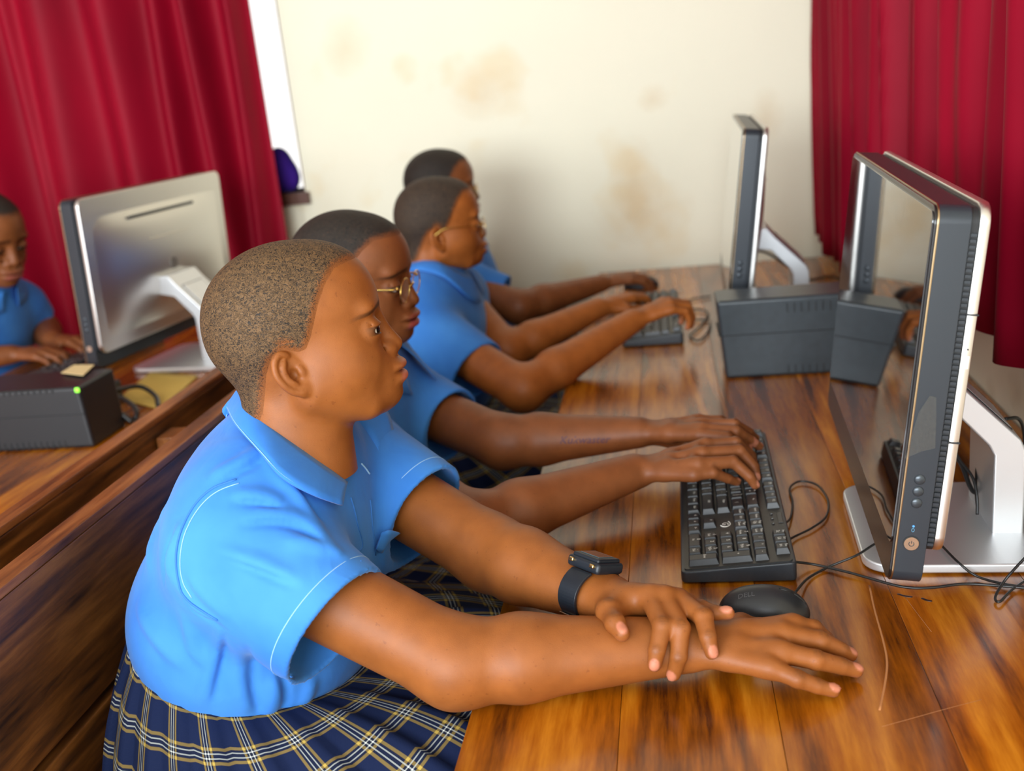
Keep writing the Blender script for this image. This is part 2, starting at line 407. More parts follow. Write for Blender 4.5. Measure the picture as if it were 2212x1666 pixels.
wbox('pane', (-1.79, YB+.08, WZ0), (WX1-.006, YB+.084, WZ1-.04), M_GLASS); wbox('pane', (WX0+.03, YB+.08, WZ0), (-1.84, YB+.084, WZ1-.04), M_GLASS)
# ------------------------------------------------------------------ curtains
def satin(name, a, b_):
    m, nt, b = nodes(name); t = N(nt, 'ShaderNodeTexCoord'); mp = N(nt, 'ShaderNodeMapping'); mp.inputs['Scale'].default_value = (1, 1, .25)
    nt.links.new(t.outputs['Object'], mp.inputs[0]); n = N(nt, 'ShaderNodeTexNoise', i_Scale=5.0, i_Detail=3.0); nt.links.new(mp.outputs[0], n.inputs['Vector'])
    nt.links.new(ramp(nt, [(.35, a), (.7, b_)], n.outputs[0]), b.inputs['Base Color'])
    b.inputs['Roughness'].default_value = .62; b.inputs['Sheen Weight'].default_value = 0; b.inputs['Sheen Tint'].default_value = (1, .25, .3, 1); b.inputs['Specular IOR Level'].default_value = .18
    return m
M_CURT = satin('crimson_satin', (.20, .0002, .011), (.34, .0005, .019))
def curtain(name, p0, p1, z0, z1, folds, amp, nrm_, label, hem=lambda u: 0, lean=0):
    """folded cloth from p0 to p1 (plan), folds = list of (u position, width, depth)"""
    p0 = np.array(p0, float); p1 = np.array(p1, float); nn = np.array(nrm_, float); n = 420; rows = 26; v = []; f = []
    us = np.linspace(0, 1, n); L = np.linalg.norm(p1-p0)
    for j in range(rows+1):
        tz = j/rows
        for u in us:
            d = 0; sh = 0
            for (fu, fwid, fd) in folds:
                c = fu+.012*math.sin(3.1*tz*2+fu*40)*(1-tz)
                d += fd*math.exp(-((u-c)/fwid)**2)
            d += amp*.12*math.sin(u*L*50+1.3*math.sin(u*9)+.7*tz)+amp*.4*math.sin(u*L*19+2*tz)
            d *= float(sstep(-.004, .022, np.array(u)))
            zz = z0+hem(u)+(z1-z0-hem(u))*tz
            p = p0+(p1-p0)*(u+lean*(tz-.5)*u)
            v.append((*(p+nn*d), zz))
    for j in range(rows):
        for i in range(n-1): a = j*n+i; f.append((a, a+1, a+n+1, a+n))
    o = mesh_obj(name, v, f, M_CURT, smooth=True)
    sm = o.modifiers.new('thickness', 'SOLIDIFY'); sm.thickness = .003; sm.offset = 0
    return tag(o, label, 'curtain', 'red satin curtains')
random.seed(4)
fl = [(u+random.uniform(-.008, .008), random.uniform(.012, .021), random.uniform(.035, .07)) for u in np.linspace(.015, .985, 21)]
curtain('curtain', (XR-.052, 3.02), (XR-.052, .9), .850, 2.5, fl, .012, (-1, 0), 'crimson satin curtain hanging above the desk on the right-hand wall beside the screens', lambda u: .010*math.sin(u*38)+.010*math.sin(u*17+1)-.045+.105*float(sstep(.1, .7, np.array(u))))
fl = [(.030, .014, .06), (.085, .018, .10), (.135, .016, .07), (.215, .040, .11), (.315, .045, .12), (.385, .014, .05), (.45, .028, .11), (.54, .03, .10), (.62, .022, .09), (.70, .02, .09), (.79, .03, .10), (.88, .02, .09), (.96, .02, .08)]
curtain('curtain', (-1.118, YB-.10), (-2.95, YB-.10), .45, 2.5, fl, .012, (0, -1), 'crimson satin curtain drawn across the bright window behind the left desk', lean=.03)
for (a, b_, nm) in (((XR-.062, 3.03, 2.52), (XR-.062, .8, 2.52), 'curtain above the desk'), ((-1.0, YB-.10, 2.52), (-3.0, YB-.10, 2.52), 'curtain across the window')):
    tag(tube('curtain_rod', [a, b_], .012, simple('rod_metal', (.4, .38, .35), .35, 1), smooth=False), 'metal rod carrying the crimson %s' % nm, 'curtain rod')
# bundle of blue cloth that shows at the curtain's edge in the window
S_ = Sdf().u(ell((-1.15, YB+.02, 1.140), (.040, .04, .055)), 0).u(ell((-1.125, YB+.02, 1.105), (.032, .03, .045)), .02).u(ell((-1.165, YB+.02, 1.10), (.04, .04, .046)), .02)
v, f = S_.mesh((-1.25, YB-.1, .97), (-1.06, YB+.1, 1.25), .005)
tag(np_mesh('cloth_bundle', v, f, fabric('blue_purple_cloth', srgb(42, 20, 120), srgb(70, 30, 150))), 'dark blue and purple cloth bundle on the sill beside the bright window gap', 'cloth')
# ------------------------------------------------------------------ desks and benches
M_DESK = wood('varnished_desk_wood', srgb(80, 34, 2), srgb(166, 90, 8), srgb(208, 130, 30), rough=.24, coat=.25)
M_BENCH = wood('dark_bench_wood', srgb(46, 24, 8), srgb(108, 62, 22), srgb(150, 92, 38), scale=1.3, rough=.42, coat=.08)
M_RAIL = wood('rail_wood', srgb(76, 38, 14), srgb(138, 80, 36), srgb(172, 108, 58), scale=1.3, rough=.42, coat=.05)
def desk(x0, x1, y0, y1, nplk, label, legs):
    r = tag(empty('desk', ((x0+x1)/2, (y0+y1)/2, 0)), label, 'desk'); cx, cy = (x0+x1)/2, (y0+y1)/2
    w = (x1-x0)/nplk
    for i in range(nplk):
        ww = w-.0003
        b = box_bm(ww, y1-y0, .036, bev=.0007, seg=2)
        o = bm_obj('plank', b, M_DESK, r, angle=40); o.location = (x0+w*(i+.5)-cx, 0, .75-.018-(.0002 if i % 2 else 0))
    box('apron', (.025, y1-y0-.08, .10), (x0+.05-cx, 0, .75-.036-.05), M_DESK, r)
    for (lx, ly) in legs: box('leg', (.06, .06, .714), (lx-cx, ly-cy, .357), M_DESK, r, bev=.004)
    return r
desk(-.212, XR-.004, .28, 3.03, 5, 'long varnished wooden desk with keyboards, screens and resting arms', [(-.165, .34), (.44, .34), (-.165, 1.72), (.44, 1.72), (-.165, 2.96), (.44, 2.96)])
desk(-1.645, -.838, .3, 2.80, 6, 'long varnished wooden desk in front of the red window curtain', [(-1.59, .4), (-.90, .4), (-1.59, 1.6), (-.90, 1.6), (-1.59, 2.72), (-.90, 2.72)])
DK = bpy.data.objects['desk']; DK0 = np.array(DK.location)
def on_desk(name, pts, r, m):
    P = np.array(smooth_path([at(x, y, Z=.7500) for x, y in pts], 6))-DK0; v, f = tube_vf(P, r, 6); v = [(p[0], p[1], (p[2]-.75)*.25+.75) for p in v]; return mesh_obj(name, v, f, m, DK, True)
M_SCR = simple('bare_wood', srgb(178, 116, 66), .7); M_KNOT = simple('dark_knot', srgb(44, 18, 6), .4)
on_desk('scratch', [(1878, 1265), (1890, 1320), (1908, 1385), (1916, 1430), (1912, 1475), (1900, 1535)], .0011, M_SCR)
on_desk('scratch', [(1905, 1570), (1960, 1555), (2050, 1530), (2120, 1512)], .0003, M_SCR); on_desk('scratch', [(1955, 1290), (1985, 1330), (2012, 1365)], .0003, M_SCR)
for pts in ([(1938, 1283), (1955, 1288), (1972, 1290)], [(1990, 1292), (2002, 1297), (2014, 1299)]): on_desk('knot', pts, [.0004]+[.0018]*(6*2-1)+[.0004], M_KNOT)
def bench(x, z, y0, y1, side, label, lower=True, seat=True, h=.19):
    r = tag(empty('bench', (x, (y0+y1)/2, 0)), label, 'bench'); L = y1-y0
    box('top_rail', (.030, L, .012), (0, 0, z-.006), M_RAIL, r, bev=.003)
    box('back_board', (.028, L, h), (0, 0, z-.012-h/2), M_BENCH, r, bev=.003)
    if lower: box('back_board', (.028, L, .205), (0, 0, .565), M_BENCH, r, bev=.003)
    if seat:
        for i in range(3): box('seat_plank', (.118, L, .03), (side*(.075+.121*i), 0, .435), M_BENCH, r, bev=.003)
        for ly in (-L/2+.1, 0, L/2-.1):
            box('leg', (.05, .05, .42), (side*.05, ly, .21), M_BENCH, r, bev=.003); box('leg', (.05, .05, .42), (side*.33, ly, .21), M_BENCH, r, bev=.003)
            box('back_post', (.03, .06, z-.03), (-side*.029, ly, (z-.03)/2), M_BENCH, r, bev=.003)
    return r
bench(-.700, .882, .25, 3.0, 1, 'dark wooden bench with a plank back behind the seated row')
rl = tag(empty('rail_board', (-.818, 1.65, .60)), 'dark wooden board fixed upright along the edge of the left desk', 'board')
box('top_rail', (.028, 2.7, .012), (0, 0, .873-.606), M_RAIL, rl, bev=.003); box('board', (.026, 2.7, .26), (0, 0, .861-.13-.60), M_BENCH, rl, bev=.003)
for y in (.75, 1.452, 2.2, 2.75): box('spacer_block', (.074, .052, .16), (.052, y-1.65, .845-.08-.60), M_RAIL, rl, bev=.004)
for y in (.4, 1.5, 2.7): box('foot', (.05, .05, .60), (0, y-1.65, -.30), M_BENCH, rl, bev=.003)
# ------------------------------------------------------------------ screens (all-in-one computers)
M_BLK = simple('black_plastic', (.022, .026, .032), .38, noise=.1, nscale=300)
M_BLK2 = simple('black_rubber', (.012, .012, .013), .55)
M_GLS = simple('screen_glass', (.006, .006, .007), .02, spec=.8, coat=1)
M_BEZ = simple('bezel_black', (.010, .008, .008), .22)
M_SIL = simple('silver_shell', (.74, .72, .68), .33, 1.0)
M_SILB = simple('silver_stand', (.78, .79, .80), .42, .75)
M_BRZ = simple('bronze_trim', (.42, .30, .17), .3, 1.0)
M_SIDE = simple('graphite_side', (.022, .028, .036), .38, .1)
M_BTN = simple('button_graphite', (.05, .06, .07), .25, .4)
M_CHR = simple('chrome', (.62, .58, .5), .18, 1.0)
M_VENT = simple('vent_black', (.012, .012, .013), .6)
def yz_slab(w, h, r, x0, x1, bev=.0015, z0=0, y0=0):
    """rounded slab: outline in the y-z plane, thickness x0..x1; lower-near corner at y0,z0"""
    b = prism_bm([(x+w/2+y0, y+h/2+z0) for x, y in rrect(w, h, r, 6)], x1-x0, bev, 2)
    bmesh.ops.transform(b, matrix=Matrix(((0, 0, 1, x0), (1, 0, 0, 0), (0, 1, 0, 0), (0, 0, 0, 1))), verts=b.verts)
    return b
def computer(near, dirv, zb, tilt, label, W=.565, H=.368, detail=False, stand=True, group='all-in-one computers'):
    ang = math.atan2(dirv[1], dirv[0])-math.pi/2
    root = tag(empty('desktop_computer', (near[0], near[1], .75), (0, 0, ang)), label, 'computer', group)
    t = math.radians(tilt); Z = zb-.75
    def part(name, b, m, par=None, **k):
        o = bm_obj(name, b, m, par or root, angle=35)
        if par is None: o.location = (0, 0, Z); o.rotation_euler = (0, t, 0)
        return o
    hs = part('housing', yz_slab(W, H, .016, .003, .031, .001), M_SIDE)
    part('front_bezel', yz_slab(W-.002, H-.002, .016, 0, .004, .001, .001, .001), M_BEZ, hs)
    part('screen', yz_slab(W-.010, H-.046, .010, -.0012, .002, .0006, .040, .005), M_GLS, hs)
    part('trim_frame', yz_slab(W+.001, H+.001, .017, .0022, .0040, .0004, -.0005, -.0005), M_BRZ, hs)
    sh = part('back_shell', yz_slab(W-.004, H-.030, .02, .0375, .0475, .003, .033, .002), M_SIL)
    v = bmesh.new()
    n = 58
    for i in range(n):
        z = .045+(H-.07)*i/(n-1)
        for yy in (.004, W-.004): box_bm(.0055, .003, .0028, c=(.0345, yy, z), bm=v)
    tag(part('vent_teeth', v, M_SIDE, sh), kind='stuff')
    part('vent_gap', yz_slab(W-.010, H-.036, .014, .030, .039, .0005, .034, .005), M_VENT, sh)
    # swelling of the back cover
    b = bmesh.new(); n1, n2 = 16, 12; g = []
    for i in range(n1+1):
        for j in range(n2+1):
            a = i/n1; c = j/n2; g.append(b.verts.new((.0470+.020*(max(0, math.sin(math.pi*a)*math.sin(math.pi*c)))**.6, .03+(W-.06)*a, .06+(H-.10)*c)))
    for i in range(n1):
        for j in range(n2): b.faces.new((g[i*(n2+1)+j], g[(i+1)*(n2+1)+j], g[(i+1)*(n2+1)+j+1], g[i*(n2+1)+j+1]))
    part('back_cover', b, M_SIL, sh)
    for o in sh.children:
        if o.name.startswith('back_cover'): o.data.polygons.foreach_set('use_smooth', [True]*len(o.data.polygons))
    def b1(sx, sy, sz, c): return box_bm(sx, sy, sz, bev=.001, c=c)
    part('back_slot', b1(.003, .26, .007, (.0570, W*.5, H-.058)), M_BTN, sh)
    part('back_slot', b1(.004, .16, .002, (.066, W*.5, H-.115)), M_SIL, sh)
    bb = bmesh.new(); bmesh.ops.create_cone(bb, cap_ends=True, segments=24, radius1=.014, radius2=.014, depth=.003)
    bmesh.ops.rotate(bb, matrix=Matrix.Rotation(math.radians(90), 3, 'Y'), verts=bb.verts); bmesh.ops.translate(bb, vec=(.0665, W*.5, H*.50), verts=bb.verts)
    part('round_badge', bb, simple('badge_grey', (.36, .34, .31), .35, .8), sh)
    # side controls on the near edge
    for k, z in enumerate((.112, .100, .088)):
        bb = bmesh.new(); bmesh.ops.create_uvsphere(bb, u_segments=20, v_segments=12, radius=.0052); bmesh.ops.scale(bb, vec=(1, .45, 1), verts=bb.verts)
        bmesh.ops.translate(bb, vec=(.0165, 0, z), verts=bb.verts); o = part('side_button', bb, M_BTN, hs); o.data.polygons.foreach_set('use_smooth', [True]*len(o.data.polygons))
    def disc(r, d, c, seg=28):
        q = bmesh.new(); bmesh.ops.create_cone(q, cap_ends=True, segments=seg, radius1=r, radius2=r, depth=d)
        bmesh.ops.rotate(q, matrix=Matrix.Rotation(math.radians(90), 3, 'X'), verts=q.verts); bmesh.ops.translate(q, vec=c, verts=q.verts); return q
    pb = part('power_button', disc(.0068, .002, (.0165, -.0004, .046)), M_CHR, hs)
    if detail:
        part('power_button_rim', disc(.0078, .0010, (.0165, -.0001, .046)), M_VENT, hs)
        arc = [(.0165+.0024*math.sin(a), -.0016, .046+.0024*math.cos(a)) for a in np.linspace(.6, 2*math.pi-.6, 14)]
        v_, f_ = tube_vf(arc, .00032, 5); o = mesh_obj('power_symbol', v_, f_, M_SIDE, hs)
        v_, f_ = tube_vf([(.0165, -.0016, .0465), (.0165, -.0016, .0490)], .00032, 5); mesh_obj('power_symbol', v_, f_, M_SIDE, hs)
        M_LED = simple('led_blue', (.05, .15, .3), .3); M_LED.node_tree.nodes['Principled BSDF'].inputs['Emission Color'].default_value = (.1, .4, 1, 1); M_LED.node_tree.nodes['Principled BSDF'].inputs['Emission Strength'].default_value = .6
        part('indicator', disc(.0011, .001, (.0165, -.0002, .064), 12), M_LED, hs)
        ic = [(.0165+.0012*math.cos(a), -.0004, .060+.0018*math.sin(a)) for a in np.linspace(0, 2*math.pi, 12)]
        v_, f_ = tube_vf(ic, .0003, 5); mesh_obj('drive_symbol', v_, f_, simple('print_blue', (.12, .3, .45), .5), hs)
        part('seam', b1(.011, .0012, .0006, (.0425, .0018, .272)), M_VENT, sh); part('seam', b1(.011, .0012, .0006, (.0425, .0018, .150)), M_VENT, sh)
        part('port_cover', b1(.0048, .0012, .0125, (.0428, .0018, .228)), simple('port_white', (.78, .75, .68), .4), sh)
        part('pin_hole', disc(.0007, .001, (.0428, .0015, .240), 10), M_VENT, sh)
        part('scratch', b1(.0006, .0006, .095, (.0225, .0027, .255)), M_VENT, hs)
    if stand:
        cy = W/2-.005
        prof = [(.182, .004), (.182, .112), (.176, .126), (.114, .190), (.096, .212), (.062, .212), (.062, .170), (.104, .162), (.142, .120), (.148, .108), (.148, .004)]
        b = prism_bm([(x, z) for x, z in prof], .118, .0025, 3)
        bmesh.ops.transform(b, matrix=Matrix(((1, 0, 0, 0), (0, 0, -1, .059+cy), (0, 1, 0, 0), (0, 0, 0, 1))), verts=b.verts)
        bmesh.ops.recalc_face_normals(b, faces=b.faces)
        arm = bm_obj('stand_arm', b, M_SILB, root, angle=35)
        bp = prism_bm([(x+.14, y+cy-.02) for x, y in rrect(.285, .236, .03, 8)], .0105, .0022, 3)
        bmesh.ops.translate(bp, vec=(0, 0, .0015), verts=bp.verts); bs = bm_obj('base_plate', bp, M_SILB, root, angle=35)
        ft = prism_bm([(x+.14, y+cy-.02) for x, y in rrect(.275, .226, .03, 6)], .0022); bm_obj('base_pad', ft, M_BLK2, bs)
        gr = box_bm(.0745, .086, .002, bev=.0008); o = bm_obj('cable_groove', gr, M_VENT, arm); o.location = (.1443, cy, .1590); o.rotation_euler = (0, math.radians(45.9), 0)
        gr = box_bm(.0705, .082, .002, bev=.0008); o = bm_obj('arm_inlay', gr, M_SILB, arm); o.location = (.1447, cy, .1594); o.rotation_euler = (0, math.radians(45.9), 0)
    return root
C1 = computer((.190, .955), (.046, 1), .812, 6.3, 'all-in-one computer with clear tape on its side, beside the black mouse', detail=True)
C2 = computer((.102, 2.06), (.03, 1), .822, 7.2, 'all-in-one computer on the desk behind the dark power backup box')
C3 = computer((-1.285, 2.06), (.14, 1), .803, 3, 'all-in-one computer seen from its silver back in front of the curtain')
# clear tape stuck over the side of the near screen
M_TAPE, nt, b = nodes('clear_tape'); b.inputs['Base Color'].default_value = (.75, .75, .7, 1); b.inputs['Roughness'].default_value = .12; b.inputs['Alpha'].default_value = .16; b.inputs['Specular IOR Level'].default_value = .9
tn = N(nt, 'ShaderNodeTexNoise', i_Scale=160.0, i_Detail=3.0, i_Distortion=2.0); bump(nt, tn.outputs[0], 1.0, .004, b)
tr = N(nt, 'ShaderNodeMapRange'); tr.inputs[1].default_value = .5; tr.inputs[2].default_value = .72; tr.inputs[3].default_value = .07; tr.inputs[4].default_value = .6; nt.links.new(tn.outputs[0], tr.inputs[0]); nt.links.new(tr.outputs[0], b.inputs['Alpha'])
q = [(2008, 855), (2022, 858), (2022, 905), (2020, 968), (1990, 975), (1955, 990), (1968, 945), (1985, 890)]
v = [at(x, y, Y=.9525) for x, y in q]; vv = [tuple(p) for p in v]+[tuple(p-np.array((0, .0008, 0))) for p in v]; n = len(q)
tag(mesh_obj('adhesive_tape', vv, [tuple(range(n, 2*n)), tuple(range(n))[::-1]]+[(i, (i+1) % n, n+(i+1) % n, n+i) for i in range(n)], M_TAPE), 'crumpled strip of clear tape stuck to the black computer side', 'tape')
# ------------------------------------------------------------------ power backup boxes
M_UPS = simple('ups_plastic', (.035, .045, .052), .34, noise=.12, nscale=60)
M_UPS2 = simple('ups_plastic_dark', (.014, .015, .017), .4)
def ups(name, lo, hi, label, slots, led=None, m=M_UPS, taper=.012):
    lo = np.array(lo); hi = np.array(hi); c = (lo+hi)/2; s = hi-lo
    r = tag(empty(name, (c[0], c[1], lo[2])), label, 'power backup', 'power backup boxes')
    b = box_bm(s[0], s[1], s[2], bev=.007, seg=3, c=(0, 0, s[2]/2))
    for v in b.verts: v.co.x += (1-v.co.z/s[2])*taper*(-1 if v.co.x > 0 else 1); v.co.y += (1-v.co.z/s[2])*.003*(1 if v.co.y < 0 else -1)
    body = bm_obj('case', b, m, r, angle=35)
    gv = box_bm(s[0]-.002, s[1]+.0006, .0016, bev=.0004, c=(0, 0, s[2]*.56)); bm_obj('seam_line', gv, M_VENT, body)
    for (x0, x1, z, n, h) in slots:
        for i in range(n):
            x = x0+(x1-x0)*i/(n-1); o = box('vent_slot_shade', (.0022, .004, h), (x-c[0], lo[1]+.0006-c[1]+(1-z/s[2])*.003, z), M_VENT, r, bev=.0004)  # black bars on the case face, coloured as the shade inside vent openings
    if led: box('status_light', (.009, .004, .009), (led[0]-c[0], led[1]-c[1], led[2]-lo[2]), led[3], r, bev=.002)
    return r
ups('power_backup', (.076, 1.878, .75), (.335, 1.985, .898), 'dark grey power backup box between the two computers', [(.20, .325, .128, 11, .017), (.20, .325, .012, 11, .016)])
M_LEDG = simple('led_green', (.2, .9, .05), .4); bb = M_LEDG.node_tree.nodes['Principled BSDF']; bb.inputs['Emission Color'].default_value = (.35, 1, .05, 1); bb.inputs['Emission Strength'].default_value = .8
ups('power_backup', (-1.42, 1.672, .75), (-1.068, 1.80, .868), 'black power backup box with a green light on the left desk', [(-1.40, -1.12, .010, 24, .014), (-1.40, -1.12, .112, 24, .006)], led=(-1.072, 1.6735, .862, M_LEDG), m=M_UPS2, taper=-.004)
# ------------------------------------------------------------------ keyboards
M_KEY = simple('keycap_black', (.020, .021, .023), .40, spec=.6, noise=.15, nscale=200)
M_KDK = simple('keyboard_deck', (.030, .028, .025), .42, noise=.1, nscale=200)
M_LEG = simple('key_legend', (.85, .82, .74), .6)
U = .0186
def keycap(w, d, txt):
    b = bmesh.new(); w -= .0012; d -= .0012; h = .0078; i = .0022
    bot = [b.verts.new((x, y, 0)) for x, y in ((-d/2, -w/2), (d/2, -w/2), (d/2, w/2), (-d/2, w/2))]
    top = [b.verts.new((x, y, h)) for x, y in ((-d/2+i*.7, -w/2+i), (d/2-i*1.2, -w/2+i), (d/2-i*1.2, w/2-i), (-d/2+i*.7, w/2-i))]
    for k in range(4): b.faces.new((bot[k], bot[(k+1) % 4], top[(k+1) % 4], top[k]))
    b.faces.new(top)
    bmesh.ops.bevel(b, geom=[e for e in b.edges if e.verts[0].co.z > .001 or e.verts[1].co.z > .001], offset=.0006, segments=1, affect='EDGES')
    nf = len(b.faces)
    if txt:
        for li, line in enumerate(txt.split('|')):
            m = text_mesh(line, .0060 if len(line) < 3 else .0044); n = len(txt.split('|'))
            x = .0016+(.0030 if li == 0 else -.0030)*(n > 1)
            m.transform(Matrix.Translation((x, 0, h+.00012)) @ Matrix.Rotation(math.radians(-90), 4, 'Z')); b.from_mesh(m); bpy.data.meshes.remove(m)
        b.faces.ensure_lookup_table()
        for f in b.faces:
            if f.calc_center_median().z > h+.0001: f.material_index = 1
    me = bpy.data.meshes.new('key'); b.to_mesh(me); b.free(); me.materials.append(M_KEY); me.materials.append(M_LEG); return me
def keyboard(loc, rz, label, legends=True):
    """typist at -x; the keyboard's left end at +y"""
    r = tag(empty('keyboard', loc, (0, 0, rz)), label, 'keyboard', 'keyboards')
    D, L = .128, .436
    b = prism_bm(rrect(D, L, .006, 4), .014, .0025, 2)
    for v in b.verts: v.co.z += (v.co.x+D/2)/D*.009*(v.co.z > .004)+.002
    base = bm_obj('base', b, M_BLK, r, angle=35)
    dk = prism_bm(rrect(D-.008, L-.008, .004, 3), .0015); 
    for v in dk.verts: v.co.z += .0158+(v.co.x+D/2)/D*.009
    bm_obj('deck', dk, M_KDK, r)
    ty = lambda u: L/2-.0085-u*U     # left end at +y
    rows = {0: .0515, 1: .0275, 2: .009, 3: -.0095, 4: -.028, 5: -.0465}
    K = []
    for t, u in zip(('Esc', 'F1', 'F2', 'F3', 'F4', 'F5', 'F6', 'F7', 'F8', 'F9', 'F10', 'F11', 'F12'), (0, 2, 3, 4, 5, 6.5, 7.5, 8.5, 9.5, 11, 12, 13, 14)): K.append((0, u, 1, t))
    u = 0
    for row, ks in ((1, [(c, 1) for c in ('~|`', '!|1', '@|2', '#|3', '$|4', '%|5', '^|6', '&|7', '*|8', '(|9', ')|0', '_|-', '+|=')]+[('<-', 2)]),
                    (2, [('Tab', 1.5)]+[(c, 1) for c in 'QWERTYUIOP']+[('{|[', 1), ('}|]', 1), ('||\\', 1.5)]),
                    (3, [('Caps', 1.75)]+[(c, 1) for c in 'ASDFGHJKL']+[(':|;', 1), ('"|\'', 1), ('Enter', 2.25)]),
                    (4, [('Shift', 2.25)]+[(c, 1) for c in 'ZXCVBNM']+[('<|,', 1), ('>|.', 1), ('?|/', 1), ('Shift', 2.75)]),
                    (5, [('Ctrl', 1.25), ('Win', 1.25), ('Alt', 1.25), ('', 6.25), ('Alt', 1.25), ('Win', 1.25), ('Menu', 1.25), ('Ctrl', 1.25)])):
        u = 0
        for t, w in ks: K.append((row, u, w, t)); u += w
    for row, ts in ((1, ('Insert', 'Home', 'Page|Up')), (2, ('Delete', 'End', 'Page|Down'))):
        for i, t in enumerate(ts): K.append((row, 15.25+i, 1, t))
    K.append((4, 16.25, 1, '^')); 
    for i, t in enumerate(('<', 'v', '>')): K.append((5, 15.25+i, 1, t))
    for row, ts in ((1, ('Num|Lock', '/', '*', '-')), (2, ('7|Home', '8', '9|PgUp')), (3, ('4', '5', '6')), (4, ('1|End', '2', '3|PgDn'))):
        for i, t in enumerate(ts): K.append((row, 18.5+i, 1, t))
    K.append((5, 18.5, 2, '0|Ins')); K.append((5, 20.5, 1, '.|Del'))
    for i, t in enumerate(('Prt|Sc', 'Scr|Lk', 'Pau|Brk')): K.append((0, 18.9+i, 1, t))
    cache = {}
    slope = math.atan(.009/D)
    for row, u, w, t in K:
        key = (w, t if legends else ''); 
        if key not in cache: cache[key] = keycap(w*U, .0178, t if legends else '')
        o = link(bpy.data.objects.new('key', cache[key]), r); x = rows[row]
        o.location = (x, ty(u+w/2), .0166+(x+D/2)/D*.009); o.rotation_euler = (0, -slope, 0)
    for row, t in ((1.5, '+'), (4.5, 'Enter')):      # tall numpad keys
        key = ('tall', t); cache[key] = keycap(U, .0363, t if legends else ''); o = link(bpy.data.objects.new('key', cache[key]), r)
        x = -.0005 if t == '+' else -.0372
        x = .0 if t == '+' else -.0375
        o.location = (x, ty(22), .0166+(x+D/2)/D*.009); o.rotation_euler = (0, -slope, 0)
    # maker's swirl and indicator lamps on the deck
    def onto(m, x, y): m.transform(Matrix.Translation((x, y, .0176+(x+D/2)/D*.009)) @ Matrix.Rotation(math.radians(-90), 4, 'Z')); return link(bpy.data.objects.new('emblem', m), r)
    if legends:
        m = text_mesh('G', .011); m.materials.append(M_LEG); onto(m, -.0095, ty(16.75))
        arc = [(-.0095+.0062*math.sin(a), ty(16.75)+.0085*math.cos(a), .0174+(.0545)/D*.009) for a in np.linspace(.7, 4.2, 18)]
        v_, f_ = tube_vf(arc, .0007, 5); mesh_obj('emblem', v_, f_, M_LEG, r)
        for i in range(3): box('indicator', (.0035, .0035, .0008), (.047, ty(16.0+i*.75), .0178+(.047+D/2)/D*.009), M_BEZ, r, bev=.001)
        box('label_plate', (.006, .030, .0008), (.0565, ty(16.6), .0178+(.0565+D/2)/D*.009), M_BEZ, r, bev=.0005)
    return r
keyboard((.0575, 1.300, .75), math.radians(-.8), 'black keyboard under the typing hands, next to the mouse')
keyboard((-.050, 2.368, .75), math.radians(.5), 'black keyboard at the curtain end of the desk, before the power backup box')
keyboard((-1.43, 2.33, .75), math.radians(-6), 'black keyboard on the left desk in front of the bowed student')
# ------------------------------------------------------------------ mice
def mouse(loc, rz, label, word):
    r = tag(empty('computer_mouse', loc, (0, 0, rz)), label, 'mouse', 'computer mice')
    r.scale = (.84, .84, .9)
    m_ = simple('mouse_black', (.020, .021, .024), .36)
    s = Sdf().u(ell((-.006, 0, .004), (.050, .0305, .0335)), 0).u(ell((.022, 0, .002), (.034, .0285, .027)), .02)
    s.clip(halfspace((0, 0, .001), (0, 0, -1)), .003)
    s.cut(rbox((.045, 0, .028), (.024, .0009, .012), .0005), .001)
    s.cut(caps((.018, -.034, .022), (.018, .034, .022), .0008), .001) if False else None
    v, f = s.mesh((-.07, -.045, -.004), (.07, .045, .05), .0016); v = relax(v, f, 1, .4)
    np_mesh('shell', v, f, m_, r)
    b = bmesh.new(); bmesh.ops.create_cone(b, cap_ends=True, segments=20, radius1=.0095, radius2=.0095, depth=.006); bmesh.ops.rotate(b, matrix=Matrix.Rotation(math.radians(90), 3, 'X'), verts=b.verts)
    o = bm_obj('scroll_wheel', b, M_BLK2, r, angle=40); o.location = (.030, 0, .0235)
    if word:
        m = text_mesh(word, .0105); m.materials.append(simple('mouse_logo', (.10, .10, .105), .3))
        P = np.array([(vv.co.x, vv.co.y) for vv in m.vertices])
        # word lies on the hump, reading from the palm end
        q = np.stack([-.020+P[:, 0]*.9, -.013+P[:, 1]*.75, np.full(len(P), .05)], -1)
        for _ in range(14): q[:, 2] -= s(q)
        q[:, 2] += .0004; m.vertices.foreach_set('co', q.astype(f32).ravel()); link(bpy.data.objects.new('logo', m), r)
    return r
mouse((.075, 1.010, .75), math.radians(-6), 'black mouse lying by the crossed hands', 'DELL')
mouse((-.084, 2.77, .75), 0, 'dark mouse gripped at the far end of the desk', None)
# ------------------------------------------------------------------ cables
M_CAB = simple('cable_black', (.012, .011, .010), .4)
def cable(pts, r, label, z=.7525):
    P = []
    for p in pts:
        if len(p) == 2: P.append(at(p[0], p[1], Z=z+r))
        elif p[2] > 10: P.append(np.array(p[3:]))
        else: P.append(at(p[0], p[1], Z=p[2]))
    return tag(tube('cable', P, r, M_CAB, n=8, seg=8), label, 'cable', 'black cables')
cable([(1693, 1133, .762), (1708, 1118), (1712, 1085), (1706, 1055), (1728, 1040), (1765, 1048), (1788, 1080), (1785, 1115), (1755, 1140), (1715, 1160), (1702, 1168, .76)], .0014, 'thin black cable looping out beside the keyboard edge')
cable([(1716, 1214, .762), (1760, 1220), (1830, 1236), (1880, 1250), (1950, 1268), (2010, 1270), (2080, 1262), (2150, 1265), (2230, 1272)], .0016, 'black keyboard cable running along the front of the silver base')
